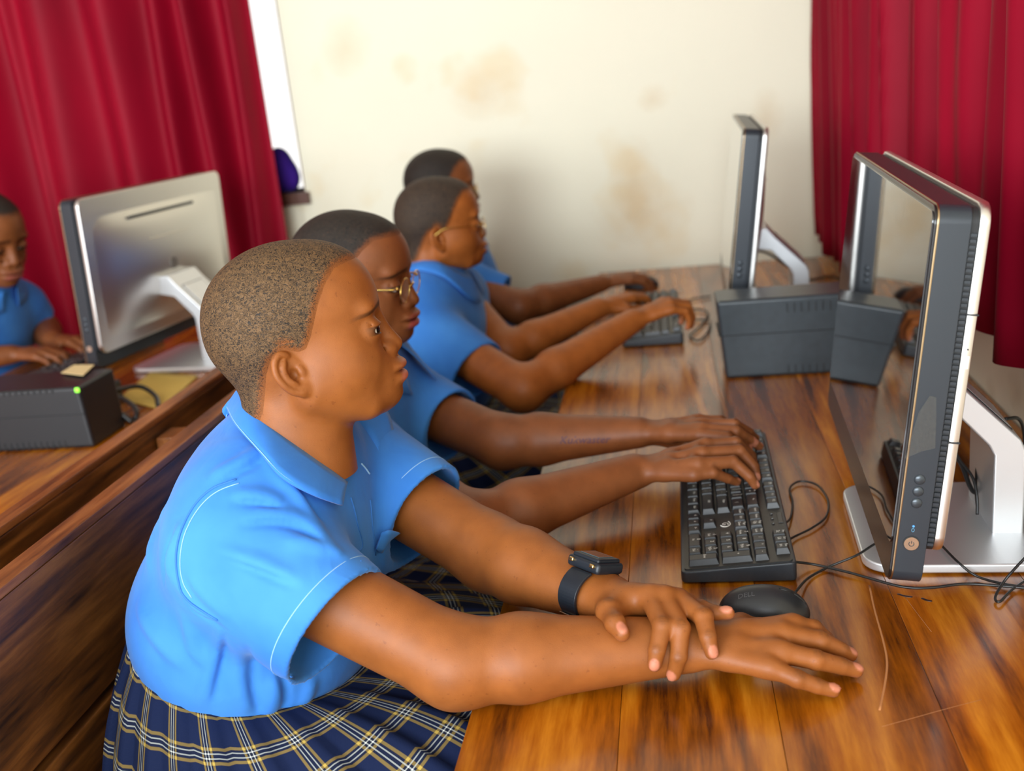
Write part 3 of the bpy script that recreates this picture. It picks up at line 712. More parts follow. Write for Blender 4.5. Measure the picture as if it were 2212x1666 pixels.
cable([(1718, 1280, .765), (1745, 1250), (1790, 1225), (1850, 1200, .766), (1900, 1170, .768), (1960, 1150, .768), (1990, 1140, .766), (2030, 1175, .766), (2070, 1215, .766), (2110, 1245), (2170, 1262), (2230, 1270)], .0014, 'mouse cable crossing the silver base plate')
cable([(2230, 1190, .80), (2205, 1215, .785), (2170, 1255, .762), (2150, 1290), (2160, 1300), (2185, 1275), (2230, 1245)], .0014, 'black cable bent in a sharp hook on the desk')
cable([(2035, 925, .875), (2060, 975, .85), (2080, 1010, .82), (2095, 1050, .79), (2110, 1065, .775), (2160, 1062, .772)], .0028, 'thick black power lead behind the taped computer')
cable([(2040, 945, .875), (2070, 990, .845), (2100, 1030, .815), (2110, 1070, .79), (2111, 1112, .768)], .0018, 'thin black lead hanging behind the taped computer')
cable([(2135, 945, .84), (2115, 970, .83), (2110, 1010, .81), (2108, 1060, .79), (2111, 1100, .77)], .0016, 'black lead dangling against the silver column')
cable([(2172, 905, .87), (2200, 905, .86), (2212, 935, .83), (2215, 1000, .79), (2225, 1060, .76)], .0022, 'black lead behind the silver stand arm by the wall')
cable([(1530, 690), (1500, 690), (1480, 680), (1500, 668), (1530, 676), (1512, 705), (1490, 725), (1510, 735), (1530, 715), (1535, 695)], .0022, 'tangled black cable beside the dark power backup box')
cable([(1535, 640), (1500, 645), (1470, 655), (1455, 640)], .002, 'black cable between the far keyboard and the power backup box')
cable([(1625, 540, .87), (1660, 548, .86), (1700, 575, .82), (1735, 605, .79), (1790, 598, .765), (1830, 606)], .003, 'thick black lead hanging behind the far computer')
for pts, lb in (([(190, 850, .80), (250, 855, .79), (290, 880, .775), (290, 905), (240, 900)], 'grey lead curling from the black power backup box'), ([(170, 862, .81), (215, 872, .80), (255, 890, .78), (285, 912)], 'pale grey lead below the green light'), ([(245, 845, .79), (300, 835, .78), (335, 855, .765), (342, 880)], 'dark lead lying over the yellow paper')):
    cable(pts, .005, lb)
# plug block and papers on the left desk
pl = tag(empty('plug_adapter', tuple(at(232, 872, Z=.75))), 'black plug adapter among leads by the green light box', 'plug')
box('adapter_body', (.05, .06, .045), (0, 0, .0225), M_BLK2, pl, bev=.006); box('plug_top', (.03, .035, .02), (0, 0, .05), M_UPS2, pl, bev=.004)
M_PAP = simple('paper_yellow', srgb(226, 190, 96), .7, noise=.06, nscale=12)
def sheet(pts, label, m, z):
    P = [at(x, y, Z=z) for x, y in pts]; c = sum(P)/len(P); v = []; f = []; n = 8
    for i in range(n+1):
        for j in range(n+1):
            a, b = i/n, j/n; p = P[0]*(1-a)*(1-b)+P[1]*a*(1-b)+P[2]*a*b+P[3]*(1-a)*b
            v.append((p[0], p[1], p[2]+.0015*math.sin(5*a)*math.sin(4*b)))
    for i in range(n):
        for j in range(n): k = i*(n+1)+j; f.append((k, k+n+1, k+n+2, k+1))
    o = mesh_obj('paper', v, f, m, smooth=True); s = o.modifiers.new('t', 'SOLIDIFY'); s.thickness = .0006
    return tag(o, label, 'paper')
sheet([(255, 862), (330, 800), (430, 812), (345, 885)], 'yellowish paper sheet lying by leads on the left desk', M_PAP, .752)
pp = tag(mesh_obj('paper', *(lambda P: ([tuple(p) for p in P]+[tuple(p+np.array((0, 0, .001))) for p in P], [(3, 2, 1, 0), (4, 5, 6, 7)]+[(i, (i+1) % 4, 4+(i+1) % 4, 4+i) for i in range(4)]))([at(x, y, Z=.8725) for x, y in ((132, 806), (160, 789), (204, 789), (180, 812))]), simple('paper_cream', srgb(232, 206, 150), .7)), 'small cream note lying on the black power backup box', 'paper')
# ------------------------------------------------------------------ heads
def head_ops(o, R, s=1.0, child=False, ear=1.0):
    """head in its own frame (mm): x forward, y to its left, z up; o = centre, R = axes"""
    L = []
    def w(fn): return framed(fn, o, R, s*.001)
    k = s*.001
    def u(fn, kk): L.append(('u', w(fn), kk*k))
    def c(fn, kk): L.append(('s', w(fn), kk*k))
    u(ell((-3, 0, 17), (88.5, 69, 73)), 0)
    u(ell((30, 0, 20), (57, 58, 60)), 14)
    u(ell((-32, 0, -4), (54, 57, 48)), 18)
    u(caps((-22, 0, -48), (-34, 0, -165), 46, 52), 22)                # neck
    u(caps((0, 0, -75), (-18, 0, -160), 36, 46), 20)
    u(ell((34, 0, -42), (50, 55, 60)), 22)                            # face mass
    for y in (-1, 1):
        u(ell((46, 34*y, -46), (31, 25, 32)), 18)                     # cheek
        u(caps((2, 49*y, -62), (52, 28*y, -88), 18, 17), 18)          # jaw
        u(ell((22, 50*y, -38), (32, 16, 30)), 18)
    u(ell((66, 0, -85), (28, 26, 22)), 18)                            # chin
    u(ell((76, 0, -62), (21, 33, 26)), 16)                            # muzzle
    for y in (-1, 1): u(ell((70, 25*y, 9), (14, 24, 10)), 12)         # brow ridge
    for y in (-1, 1): c(ell((91, 31*y, -10), (14, 19, 13)), 14)       # eye socket
    u(caps((83, 0, -6), (90, 0, -26), 6.5, 8), 9)                     # nose
    u(ell((94, 0, -37), (10.5, 11, 9.5)), 8)
    for y in (-1, 1): u(ell((86, 12*y, -41), (10, 8.5, 8)), 6)
    for y in (-1, 1): c(ell((92, 7*y, -49), (5, 3.2, 4.5)), 3)
    for y in (-1, 1): c(caps((80, 20*y, -38), (76, 25*y, -52), 1.5), 9)
    c(caps((106, 0, -47), (106, 0, -54), 3.2), 5)                     # philtrum
    u(ell((91, 0, -58.5), (13.5, 27, 6.8)), 6)                            # lips
    u(ell((89.5, 0, -71.5), (14, 25, 8)), 6)
    c(ell((108, 0, -64.8), (19, 40, 1.2)), 3.5)
    c(caps((100, -12, -83), (100, 12, -83), 2), 9)
    for y in (-1, 1):                                                 # eyelids with an opening
        u(ell((70.5, 31*y, -13), (14.6, 16.6, 13.6)), 7)
        c(ell((84, 32.5*y, -14.4), (16, 14.8, 3.9)), 1.6)
        c(caps((82, 19*y, -5), (72, 47*y, -8), .6), 3.5)            # lid fold
        u(caps((86, 21*y, -9.0), (83, 34*y, -8.8), .9), 1.6); u(caps((83, 34*y, -8.8), (71, 47*y, -13.2), .9), 1.6)     # upper lid rim
    for y in (-1, 1):                                                 # ear
        A = np.array(((.93, 0, -.3), (0, 1, 0), (.3, 0, .93)))        # tilt back in the side view
        B = np.array(((math.cos(.42), math.sin(.42)*y, 0), (-math.sin(.42)*y, math.cos(.42), 0), (0, 0, 1)))
        E = (A@B).astype(f32); oc = np.array((-15, 68*y, -35), f32)
        def e(fn, oc=oc, E=E): return lambda P: fn((P-oc)@E/f32(.78))*f32(.78)
        u(e(ell((0, 0, 0), (19, 6.5, 30))), 5)
        c(e(ell((3, 7*y, 2), (12, 5.5, 21))), 3)
        rim = smooth_path([(8, 3*y, 22), (0, 4*y, 28), (-10, 4*y, 24), (-17, 4*y, 10), (-16, 4*y, -6), (-9, 3*y, -20), (0, 3*y, -27)], 4)
        for a, b in zip(rim[:-1], rim[1:]): u(e(caps(a, b, 3.4)), 2.5)
        anti = smooth_path([(0, 4*y, 17), (-7, 4*y, 8), (-7, 4*y, -4), (-1, 4*y, -14)], 3)
        for a, b in zip(anti[:-1], anti[1:]): u(e(caps(a, b, 3.0)), 3)
        c(e(ell((5, 4*y, -3), (7, 8, 8.5))), 2.5)
        u(e(ell((13, 3*y, -4), (4, 3.5, 6))), 4)                      # tragus
        u(e(ell((4, 1*y, -26), (8, 5, 8))), 5)                        # lobe
    return L
def to_local(P, o, R, s=1.0): return ((np.asarray(P, float)-o)@R)/(s*.001)
HAIR_PTS = np.array([(82, 58), (66, 57), (52, 54), (40, 41), (30, 24), (23, 9), (17, -4), (9, -16), (0, -18), (-14, -12), (-27, -20), (-35, -34), (-42, -55), (-48, -72), (-56, -84), (-70, -92), (-150, -92), (-150, 200), (90, 200)], float)
def poly_sd(x, z, poly):
    """signed distance to a 2D polygon, positive inside"""
    d = np.full(x.shape, 1e9); ins = np.zeros(x.shape, bool); n = len(poly)
    for i in range(n):
        a = poly[i]; b = poly[(i+1) % n]; e = b-a; wx = x-a[0]; wz = z-a[1]
        t = np.clip((wx*e[0]+wz*e[1])/(e@e), 0, 1); d = np.minimum(d, np.hypot(wx-e[0]*t, wz-e[1]*t))
        c = ((a[1] <= z) & (b[1] > z)) | ((b[1] <= z) & (a[1] > z))
        xi = a[0]+(z-a[1])/(e[1] if abs(e[1]) > 1e-9 else 1e-9)*e[0]
        ins ^= c & (x < xi)
    return np.where(ins, d, -d)
def hair_mask(q):
    # q local mm; the hairline curves back less at the middle of the forehead
    x = q[:, 0]+(q[:, 1]/60)**2*2
    ear = np.hypot((q[:, 0]+14)/16, (q[:, 2]+35)/25)
    return np.minimum(poly_sd(x, q[:, 2], HAIR_PTS), np.where(np.abs(q[:, 1]) > 66, (ear-1)*20, 99))
def face_tint(q, base, lip, brow, broww=1.0):
    """albedo of the skin by anatomy: lips, eyebrows, slightly lighter cheek"""
    n = len(q); c = np.tile(np.array(base), (n, 1)); x, y, z = q.T; ay = np.abs(y)
    def put(m, col):
        nonlocal c; c = c*(1-m[:, None])+np.array(col)*m[:, None]
    up = sstep(1.1, .85, np.hypot(ay/26, (z+60)/7.2+.10*np.cos(y/7)))*sstep(78, 84, x)
    lo = sstep(1.1, .85, np.hypot(ay/24, (z+72)/8.6))*sstep(78, 84, x)
    put(np.clip(up*.75, 0, 1), tuple(.55*a+.45*b for a, b in zip(lip, base))); put(lo, lip)
    # brow: arc from inner (y 10, z 5) to tail (y 48, z -1)
    zz = 10.2+2.6*np.sin(np.clip((ay-10)/46, 0, 1)*math.pi)-(ay-10)*.19
    b = sstep(5.6-(ay-10)*.05, 1.2, np.abs(z-zz))*sstep(6, 12, ay)*sstep(58, 46, ay)*(x > 40)
    put(np.clip(b*.74*broww, 0, 1), brow)
    el = sstep(18.5, 15.4, np.hypot(np.hypot(x-70.5, ay-31), z+13))  # lash line round the eye opening
    put(np.clip(el*sstep(5, 3.8, np.abs(z+14.4))*(x > 66), 0, 1)*.8, tuple(a*.25 for a in brow))
    return c
# ------------------------------------------------------------------ people: materials
def skin_mat(name, rough=.5, sss=.12):
    m, nt, b = nodes(name); t = N(nt, 'ShaderNodeTexCoord')
    a = N(nt, 'ShaderNodeAttribute', attribute_name='tint')
    n = N(nt, 'ShaderNodeTexNoise', i_Scale=38.0, i_Detail=4.0); nt.links.new(t.outputs['Object'], n.inputs['Vector'])
    v = ramp(nt, [(.3, (.86, .84, .82)), (.7, (1.1, 1.1, 1.1))], n.outputs[0])
    c = mix(nt, 1.0, a.outputs[0], v, 'MULTIPLY')
    fr = N(nt, 'ShaderNodeTexNoise', i_Scale=210.0, i_Detail=1.0); nt.links.new(t.outputs['Object'], fr.inputs['Vector'])
    fk = ramp(nt, [(.70, (1, 1, 1)), (.76, (.62, .55, .5))], fr.outputs[0])
    c = mix(nt, .5, c, fk, 'MULTIPLY'); nt.links.new(c, b.inputs['Base Color'])
    b.inputs['Roughness'].default_value = rough; b.inputs['Specular IOR Level'].default_value = .36
    b.inputs['Subsurface Weight'].default_value = sss; b.inputs['Subsurface Radius'].default_value = (.012, .004, .002); b.inputs['Subsurface Scale'].default_value = .25
    p = N(nt, 'ShaderNodeTexVoronoi', i_Scale=900.0); nt.links.new(t.outputs['Object'], p.inputs['Vector'])
    bump(nt, p.outputs['Distance'], .10, .0006, b)
    return m
def hair_mat(name, dark, light, base, thin=.5):
    m, nt, b = nodes(name); t = N(nt, 'ShaderNodeTexCoord'); a = N(nt, 'ShaderNodeAttribute', attribute_name='cover')
    w = N(nt, 'ShaderNodeTexNoise', i_Scale=120.0, i_Detail=2.0); nt.links.new(t.outputs['Object'], w.inputs['Vector'])
    ad = mix(nt, .012, t.outputs['Object'], w.outputs['Color'])
    mp = N(nt, 'ShaderNodeMapping'); mp.inputs['Scale'].default_value = (1, 1, 1.7); nt.links.new(ad, mp.inputs[0])
    n = N(nt, 'ShaderNodeTexNoise', i_Scale=330.0, i_Detail=2.5, i_Distortion=2.2); nt.links.new(mp.outputs[0], n.inputs['Vector'])
    curl = ramp(nt, [(.42, dark), (.54, light)], n.outputs[0])
    # thin cover at the rim: skin shows between the curls
    s = N(nt, 'ShaderNodeMath', operation='ADD'); nt.links.new(a.outputs['Fac'], s.inputs[0])
    n2 = N(nt, 'ShaderNodeMath', operation='MULTIPLY_ADD'); n2.inputs[1].default_value = -1.6; n2.inputs[2].default_value = .8; nt.links.new(n.outputs[0], n2.inputs[0])
    nt.links.new(n2.outputs[0], s.inputs[1])
    r = N(nt, 'ShaderNodeMapRange'); r.inputs[1].default_value = .35; r.inputs[2].default_value = .75; nt.links.new(s.outputs[0], r.inputs[0])
    c = mix(nt, r.outputs[0], tuple(x*.82 for x in base), curl); nt.links.new(c, b.inputs['Base Color'])
    b.inputs['Roughness'].default_value = .62; b.inputs['Specular IOR Level'].default_value = .35
    bump(nt, n.outputs[0], .55, .0016, b)
    return m
EYE_W = simple('eye_white', (.62, .56, .50), .12, coat=.5)
EYE_I = simple('iris_dark', (.012, .006, .004), .08, coat=.8)
def head_R(yaw, pitch=0, roll=0):
    y, p, r = map(math.radians, (yaw, pitch, roll))
    M = Matrix.Rotation(y, 3, 'Z') @ Matrix.Rotation(-p, 3, 'Y') @ Matrix.Rotation(r, 3, 'X')
    return np.array(M)
def add_eyes(parent, o, R, s, look=(1, 0, -.12)):
    for y in (-1, 1):
        c = o+R@np.array((70, 31*y, -13.5))*s*.001; d = R@nrm(look)
        b = bmesh.new(); bmesh.ops.create_uvsphere(b, u_segments=20, v_segments=14, radius=.0127*s)
        me = bm_obj('eyeball', b, [EYE_W, EYE_I], parent, smooth=True)
        me.location = c; me.rotation_euler = Vector(d).to_track_quat('Z', 'Y').to_euler()
        for pl in me.data.polygons:
            if pl.center.z > .0092*s: pl.material_index = 1
def add_hair(parent, v, f, o, R, s, mat, thick=1.4):
    q = to_local(v, o, R, s); m = hair_mask(q); fm = m[f]
    keep = (fm > -1.5).all(1) & (q[f][:, :, 2] > -95).all(1); fk = f[keep]; ids = np.unique(fk)
    nv = np.zeros_like(v); a = v[f[:, 2]]-v[f[:, 0]]; b = v[f[:, 3]]-v[f[:, 1]]; fnm = np.cross(a, b)
    for i in range(4): np.add.at(nv, f[:, i], fnm)
    nv /= np.linalg.norm(nv, axis=1)[:, None]+1e-12
    hv = v[ids]+nv[ids]*(-.0005+sstep(-1.5, 9, m[ids])[:, None]*(thick*.001+.0005)*s)
    o2 = np_mesh('hair', hv, np.searchsorted(ids, fk), mat, parent, {'cover': sstep(-3, 16, m[ids])})
    return o2
# ------------------------------------------------------------------ bodies
def inter(*fns):
    def fn(P):
        d = fns[0](P)
        for g in fns[1:]: d = np.maximum(d, g(P))
        return d
    return fn
HEADV, HEADF = Sdf().add(head_ops(np.zeros(3), np.eye(3))).mesh((-.12, -.10, -.16), (.125, .10, .105), .00155)
HEADV = relax(HEADV, HEADF, 1, .4)
def pt(q):
    """(x, y, 'Z', v) photo pixel on a plane, or a plain world point"""
    if len(q) == 4: return at(q[0], q[1], **{q[2]: q[3]})
    return np.array(q, float)
def hand_pose(wrist, d, up, side, s=.92, curl=(25, 35, 25), spread=1.0, thumb=(0, 0, 0), lift=0):
    """joints of a hand from wrist along d, back of the hand facing up; side +1 = left hand, -1 = right hand"""
    d = nrm(d); up = np.asarray(up, float); up = nrm(up-d*(up@d)); lat = np.cross(up, d)     # lat points to the hand's left
    k = s*.001; th = 1 if side < 0 else -1                                                   # thumb side: left of a right hand
    J = {'f': [], 'up': up}
    spec = ((86, 24, 2, 42, 25, 21, 5), (90, 4, 4, 46, 28, 22, 0), (85, -14, 2, 42, 26, 21, -5), (76, -31, -3, 33, 20, 19, -11))
    for i, (x, y, z, a, b, c, sp) in enumerate(spec):
        m = wrist+(d*x+lat*y*th+up*z)*k
        ang = math.radians(sp*spread)*th; dd = d*math.cos(ang)+lat*math.sin(ang); fl = 0; pts = [m]; cu = curl[i] if isinstance(curl[0], (tuple, list)) else curl
        for L, cc in zip((a, b, c), cu):
            fl += math.radians(cc); pts.append(pts[-1]+(dd*math.cos(fl)-up*math.sin(fl))*L*k)
        J['f'].append(pts)
    t = [(24, 24, -8), (52, 42, -14), (80, 48, -20), (102, 48, -24)]
    J['t'] = [wrist+(d*x+lat*y*th+up*(z-thumb[0]*i/3))*k for i, (x, y, z) in enumerate(t)]
    J['w'] = np.asarray(wrist, float)
    return J
def hand_ops(J, s=.92):
    L = []; w = J['w']; k = s*.001; mid = (J['f'][1][0]+J['f'][2][0])/2; d = nrm(mid-w); lat = nrm(J['f'][0][0]-J['f'][3][0]); n = len(J['f'])
    for i, pts in enumerate(J['f']):
        c0 = w+lat*(9-6*i)*k; L.append(('u', caps(c0, pts[0], 13*k, (11.2, 11.2, 10.6, 10)[i]*k), 10*k))
    for i in range(3): L.append(('u', caps((w+J['f'][i][0])/2, (w+J['f'][i+1][0])/2, 12*k, 11.5*k), 8*k))
    for i in range(3): L.append(('u', caps(w*.1+J['f'][i][0]*.9, w*.1+J['f'][i+1][0]*.9, 9*k, 9*k), 6*k))
    t = J['t']; L.append(('u', caps(w+(t[0]-w)*.4, t[1], 15*k, 11.5*k), 12*k)); L.append(('u', caps((w+J['f'][0][0])/2, t[1], 10*k, 9*k), 12*k))
    L.append(('u', caps(t[1], t[2], 10.8*k, 9.6*k), 4*k)); L.append(('u', caps(t[2], t[3], 9.8*k, 7.6*k), 3*k))
    for i, pts in enumerate(J['f']):
        f = (1.0, 1.03, 1.0, .88)[i]
        rr = (10.4*f*k, 9.2*f*k, 8.1*f*k, 6.7*f*k)
        for a in range(3): L.append(('u', caps(pts[a], pts[a+1], rr[a], rr[a+1]), (6 if a == 0 else 1.6)*k))
        L.append(('u', ell(pts[1], (9.6*f*k,)*3), 2*k))
    for pts, r in [(p, 6.9) for p in J['f']]+[(t, 7.8)]:                       # nails
        e = nrm(pts[-1]-pts[-2]); u = J['up']-e*(J['up']@e); u = nrm(u); l = np.cross(u, e)
        L.append(('u', ell(pts[-1]+u*(r-1.6)*k-e*1.0*k, (6.6*k, 4.9*k, 2.0*k), np.stack([e, l, u], 1).astype(f32)), .5*k))
    return L
def hand_tint(v, c, J, s, nail, base):
    k = s*.001
    for pts, r in [(p, 6.9) for p in J['f']]+[(J['t'], 7.8)]:
        e = nrm(pts[-1]-pts[-2]); u = nrm(J['up']-e*(J['up']@e)); l = np.cross(u, e); q = v-(pts[-1]+u*(r-1)*k-e*.6*k)
        m = sstep(1.15, .85, np.sqrt(((q@e)/(6.4*k))**2+((q@l)/(4.9*k))**2))*sstep(-3.5*k, -1.5*k, q@u)
        c = c*(1-m[:, None])+np.array(nail)*m[:, None]
        q = v-pts[-1]; m = sstep(10*k, 5*k, np.linalg.norm(q, axis=1))*sstep(2*k, -4*k, q@u)*.5      # paler finger pads
        c = c*(1-m[:, None])+np.array(nail)*.7*m[:, None]
        for j, a in ((1, .55), (2, .45)):                                                        # darker knuckle skin
            if j >= len(pts)-1: continue
            e2 = nrm(pts[j+1]-pts[j-1]); u2 = nrm(J['up']-e2*(J['up']@e2)); q = v-pts[j]-u2*8*k; ww = np.cos((q@e2)/k*2.6)*.5+.5
            m = sstep(1.1, .5, np.sqrt(((q@e2)/(6.5*k))**2+((q@np.cross(u2, e2))/(6*k))**2))*sstep(-3*k, -.5*k, q@u2)*a*(.45+.55*ww)
            c = c*(1-m[:, None])+np.array(base)*.38*m[:, None]
    # palm side is lighter
    return c
def arm_ops(sh, el, wr, J, s=1.0, ru=.046, re=.040, rf=.038, rw=.0235, hs=.92):
    L = []; up = J['up']; d = nrm(wr-el); lat = nrm(np.cross(up, d))
    L.append(('u', caps(sh, el, ru*s, re*s), 0))
    m = el*.72+wr*.28; L.append(('u', caps(el, m, re*s*.97, rf*s), .022)); 
    for q in (-1, 1):
        L.append(('u', caps(m+lat*q*.006*s, wr+lat*q*.0075*s-d*.004, rf*s*.93, rw*s*.86), .016))
    return L+[(t, fn, k) for t, fn, k in hand_ops(J, s*hs)]
def shirt_ops(waist, neck, shR, seR, shL, seL, rs=(.074, .066), sc=1.0, belly=1.0):
    """waist, neck: torso axis; seR/seL: centres of the sleeve openings"""
    w = np.asarray(waist, float); n = np.asarray(neck, float); ax = n-w; t = lambda a, z=0: w+ax*a
    lean = math.atan2(ax[0], ax[2]); R = np.array(((math.cos(lean), 0, math.sin(lean)), (0, 1, 0), (-math.sin(lean), 0, math.cos(lean)))).astype(f32)
    S = Sdf()
    S.u(ell(t(.18)+(.012, 0, 0), (.138*sc*belly, .168*sc, .108*sc), R), 0)
    S.u(ell(t(.46)+(.010, 0, 0), (.118*sc, .163*sc, .13*sc), R), .05)
    S.u(ell(t(.74)+(.004, 0, 0), (.098*sc, .158*sc, .095*sc), R), .05)
    S.u(caps(t(.86)+(0, -.085*sc, 0), t(.86)+(0, .085*sc, 0), .066*sc), .05)
    S.u(caps(t(.9), t(1.02), .066*sc, .056*sc), .04)
    cav = []
    for sh, se in ((shR, seR), (shL, seL)):
        sh = np.asarray(sh, float); se = np.asarray(se, float); d = nrm(se-sh); e2 = se+d*.05
        f = (rs[1]-rs[0])/np.linalg.norm(se-sh)*.05
        S.u(inter(caps(sh, e2, rs[0]*sc, rs[1]*sc+f), halfspace(se, d)), .035)
        cav.append(caps(se-d*.022, se+d*.1, rs[1]*sc-.0062, rs[1]*sc-.0062))
    for c in cav: S.cut(c, .001)
    return S
def trace(sdf, x, y, t0=.5, t1=4):
    d = px_ray(x, y); l = np.linalg.norm(d); d = d/l; t = t0; best = (9, t0)
    for _ in range(90):
        v = float(sdf((CAM+d*t)[None])[0])
        if v < best[0]: best = (v, t)
        if v < .0004: break
        t += max(v*.85, .0004)
        if t > t1: break
    return CAM+d*best[1]
def skirt(parent, c, mat, rx=.135, ry=.158, zw=.655, front=-.10, back=-.70, half=.205, yc=None, n=240, m=40, npl=26, lap=.60, tiltw=.02, cxo=0):
    yc = c[1] if yc is None else yc; cxh = (front+back)/2; hx = (front-back)/2; v = []; f = []; uv = []
    for i in range(n+1):
        th = 2*math.pi*i/n; ct, st = math.cos(th), math.sin(th)
        W = np.array((c[0]+cxo+rx*ct, c[1]+ry*st, zw-tiltw*ct))
        p = 3.2; rr = (abs(ct)**p+abs(st)**p)**(-1/p)
        fr = float(sstep(-.05, .75, np.array(ct)))
        H = np.array((cxh+hx*rr*ct, yc+half*rr*st, .458+(lap-.02-.458)*fr))
        acc = 0; prev = W
        for j in range(m+1):
            a = j/m; P = W*(1-a)+H*a
            out = np.array((ct*.6, st, 0)); b4 = 4*a*(1-a)
            P = P+out*.040*b4*(1-fr*.6)*(1-.75*max(0, -ct))+np.array((0, 0, .035))*b4*(1-fr*.3)
            if fr > 0:                      # two thighs under the cloth
                yy = P[1]-yc; P[2] += fr*a*(.030*math.cos(2*math.pi*yy/.20+math.pi)*.5+.012*math.sin(yy*55+a*7)*a)
            s = (i/n*npl) % 1.0; saw = (s if s < .86 else (1-s)/.14*.86)
            P = P+out*(saw-.4)*.016*min(1, a*2.2+.25)*(1-.45*fr)+np.array((0, 0, 1))*(saw-.4)*.010*fr*min(1, a*2)
            P = P+out*.005*math.sin(a*9+i*.21)*a
            acc += np.linalg.norm(P-prev); prev = P
            v.append(P); uv.append(((i/n)*1.30+.006*(saw-.5), acc))
    for i in range(n):
        for j in range(m): k = i*(m+1)+j; f.append((k, k+1, k+m+2, k+m+1))
    o = mesh_obj('skirt', v, f, mat, parent, smooth=True)
    l = o.data.uv_layers.new(name='weave'); idx = np.zeros(len(o.data.loops), np.int32); o.data.loops.foreach_get('vertex_index', idx)
    l.data.foreach_set('uv', np.array(uv, f32)[idx].ravel())
    sm = o.modifiers.new('cloth', 'SOLIDIFY'); sm.thickness = .002; sm.offset = -1
    return o
def plaid_mat():
    m, nt, b = nodes('school_plaid'); uvn = N(nt, 'ShaderNodeUVMap', uv_map='weave'); sp = N(nt, 'ShaderNodeSeparateXYZ'); nt.links.new(uvn.outputs[0], sp.inputs[0])
    def lines(sock, period, off, hw):
        a = N(nt, 'ShaderNodeMath', operation='MULTIPLY_ADD'); a.inputs[1].default_value = 1/period; a.inputs[2].default_value = off/period; nt.links.new(sock, a.inputs[0])
        fr = N(nt, 'ShaderNodeMath', operation='FRACT'); nt.links.new(a.outputs[0], fr.inputs[0])
        s = N(nt, 'ShaderNodeMath', operation='SUBTRACT'); s.inputs[1].default_value = .5; nt.links.new(fr.outputs[0], s.inputs[0])
        ab = N(nt, 'ShaderNodeMath', operation='ABSOLUTE'); nt.links.new(s.outputs[0], ab.inputs[0])
        r = N(nt, 'ShaderNodeMapRange'); r.inputs[1].default_value = hw/period; r.inputs[2].default_value = hw/period*.6; nt.links.new(ab.outputs[0], r.inputs[0]); return r.outputs[0]
    def comb(*ls):
        o = ls[0]
        for x in ls[1:]:
            a = N(nt, 'ShaderNodeMath', operation='MAXIMUM'); nt.links.new(o, a.inputs[0]); nt.links.new(x, a.inputs[1]); o = a.outputs[0]
        return o
    PR = .050; col = None; out = []
    for k in (0, 1):
        s = sp.outputs[k]
        tan = comb(lines(s, PR, .0075, .0021), lines(s, PR, -.0075, .0021)); wht = comb(lines(s, PR, .0025, .0009), lines(s, PR, -.0025, .0009)); blu = lines(s, PR, .0, .011)
        out.append((tan, wht, blu))
    c = (.006, .013, .050)
    def dim(s, f): a = N(nt, 'ShaderNodeMath', operation='MULTIPLY'); a.inputs[1].default_value = f; nt.links.new(s, a.inputs[0]); return a.outputs[0]
    c1 = mix(nt, dim(out[0][2], .35), c, (.010, .010, .014)); c1 = mix(nt, dim(out[1][2], .35), c1, (.010, .010, .014))
    for k in (0, 1): c1 = mix(nt, dim(out[k][0], .62), c1, (.30, .20, .045))
    for k in (0, 1): c1 = mix(nt, dim(out[k][1], .60), c1, (.48, .50, .46))
    cr = N(nt, 'ShaderNodeMath', operation='MULTIPLY'); nt.links.new(out[0][0], cr.inputs[0]); nt.links.new(out[1][0], cr.inputs[1])
    c1 = mix(nt, cr.outputs[0], c1, (.50, .34, .07))
    cw = N(nt, 'ShaderNodeMath', operation='MULTIPLY'); nt.links.new(out[0][1], cw.inputs[0]); nt.links.new(out[1][1], cw.inputs[1]); c1 = mix(nt, cw.outputs[0], c1, (.8, .8, .72))
    nt.links.new(c1, b.inputs['Base Color']); b.inputs['Roughness'].default_value = .85; b.inputs['Specular IOR Level'].default_value = .2
    tw = N(nt, 'ShaderNodeTexWave', i_Scale=420.0); tw.wave_type = 'BANDS'; tw.bands_direction = 'DIAGONAL'; nt.links.new(uvn.outputs[0], tw.inputs['Vector']); bump(nt, tw.outputs[0], .15, .0004, b)
    return m
M_PLAID = plaid_mat()
M_SHIRT = fabric('school_shirt_blue', srgb(50, 118, 206), srgb(70, 142, 224), rough=.8, weave=1400, sheen=.15, wr=.25)
M_SEAM = simple('shirt_seam', srgb(52, 118, 196), .8)
M_STITCH = simple('shirt_stitch', srgb(150, 196, 238), .8)
M_SHOE = simple('shoe_black', (.012, .012, .012), .35)
def strip(name, A, B, mat, parent, thick=.0016, m=5, bow=0.0, nrmf=None):
    """cloth strip between two edge polylines A and B (same length)"""
    A = np.array(smooth_path(A, 6)); B = np.array(smooth_path(B, 6)); n = len(A); v = []; f = []
    for i in range(n):
        for j in range(m+1):
            a = j/m; p = A[i]*(1-a)+B[i]*a
            if bow: p = p+np.array(nrmf)*bow*4*a*(1-a)
            v.append(p)
    for i in range(n-1):
        for j in range(m): k = i*(m+1)+j; f.append((k, k+1, k+m+2, k+m+1))
    o = mesh_obj(name, v, f, mat, parent, smooth=True); s = o.modifiers.new('cloth', 'SOLIDIFY'); s.thickness = thick; s.offset = 0
    return o
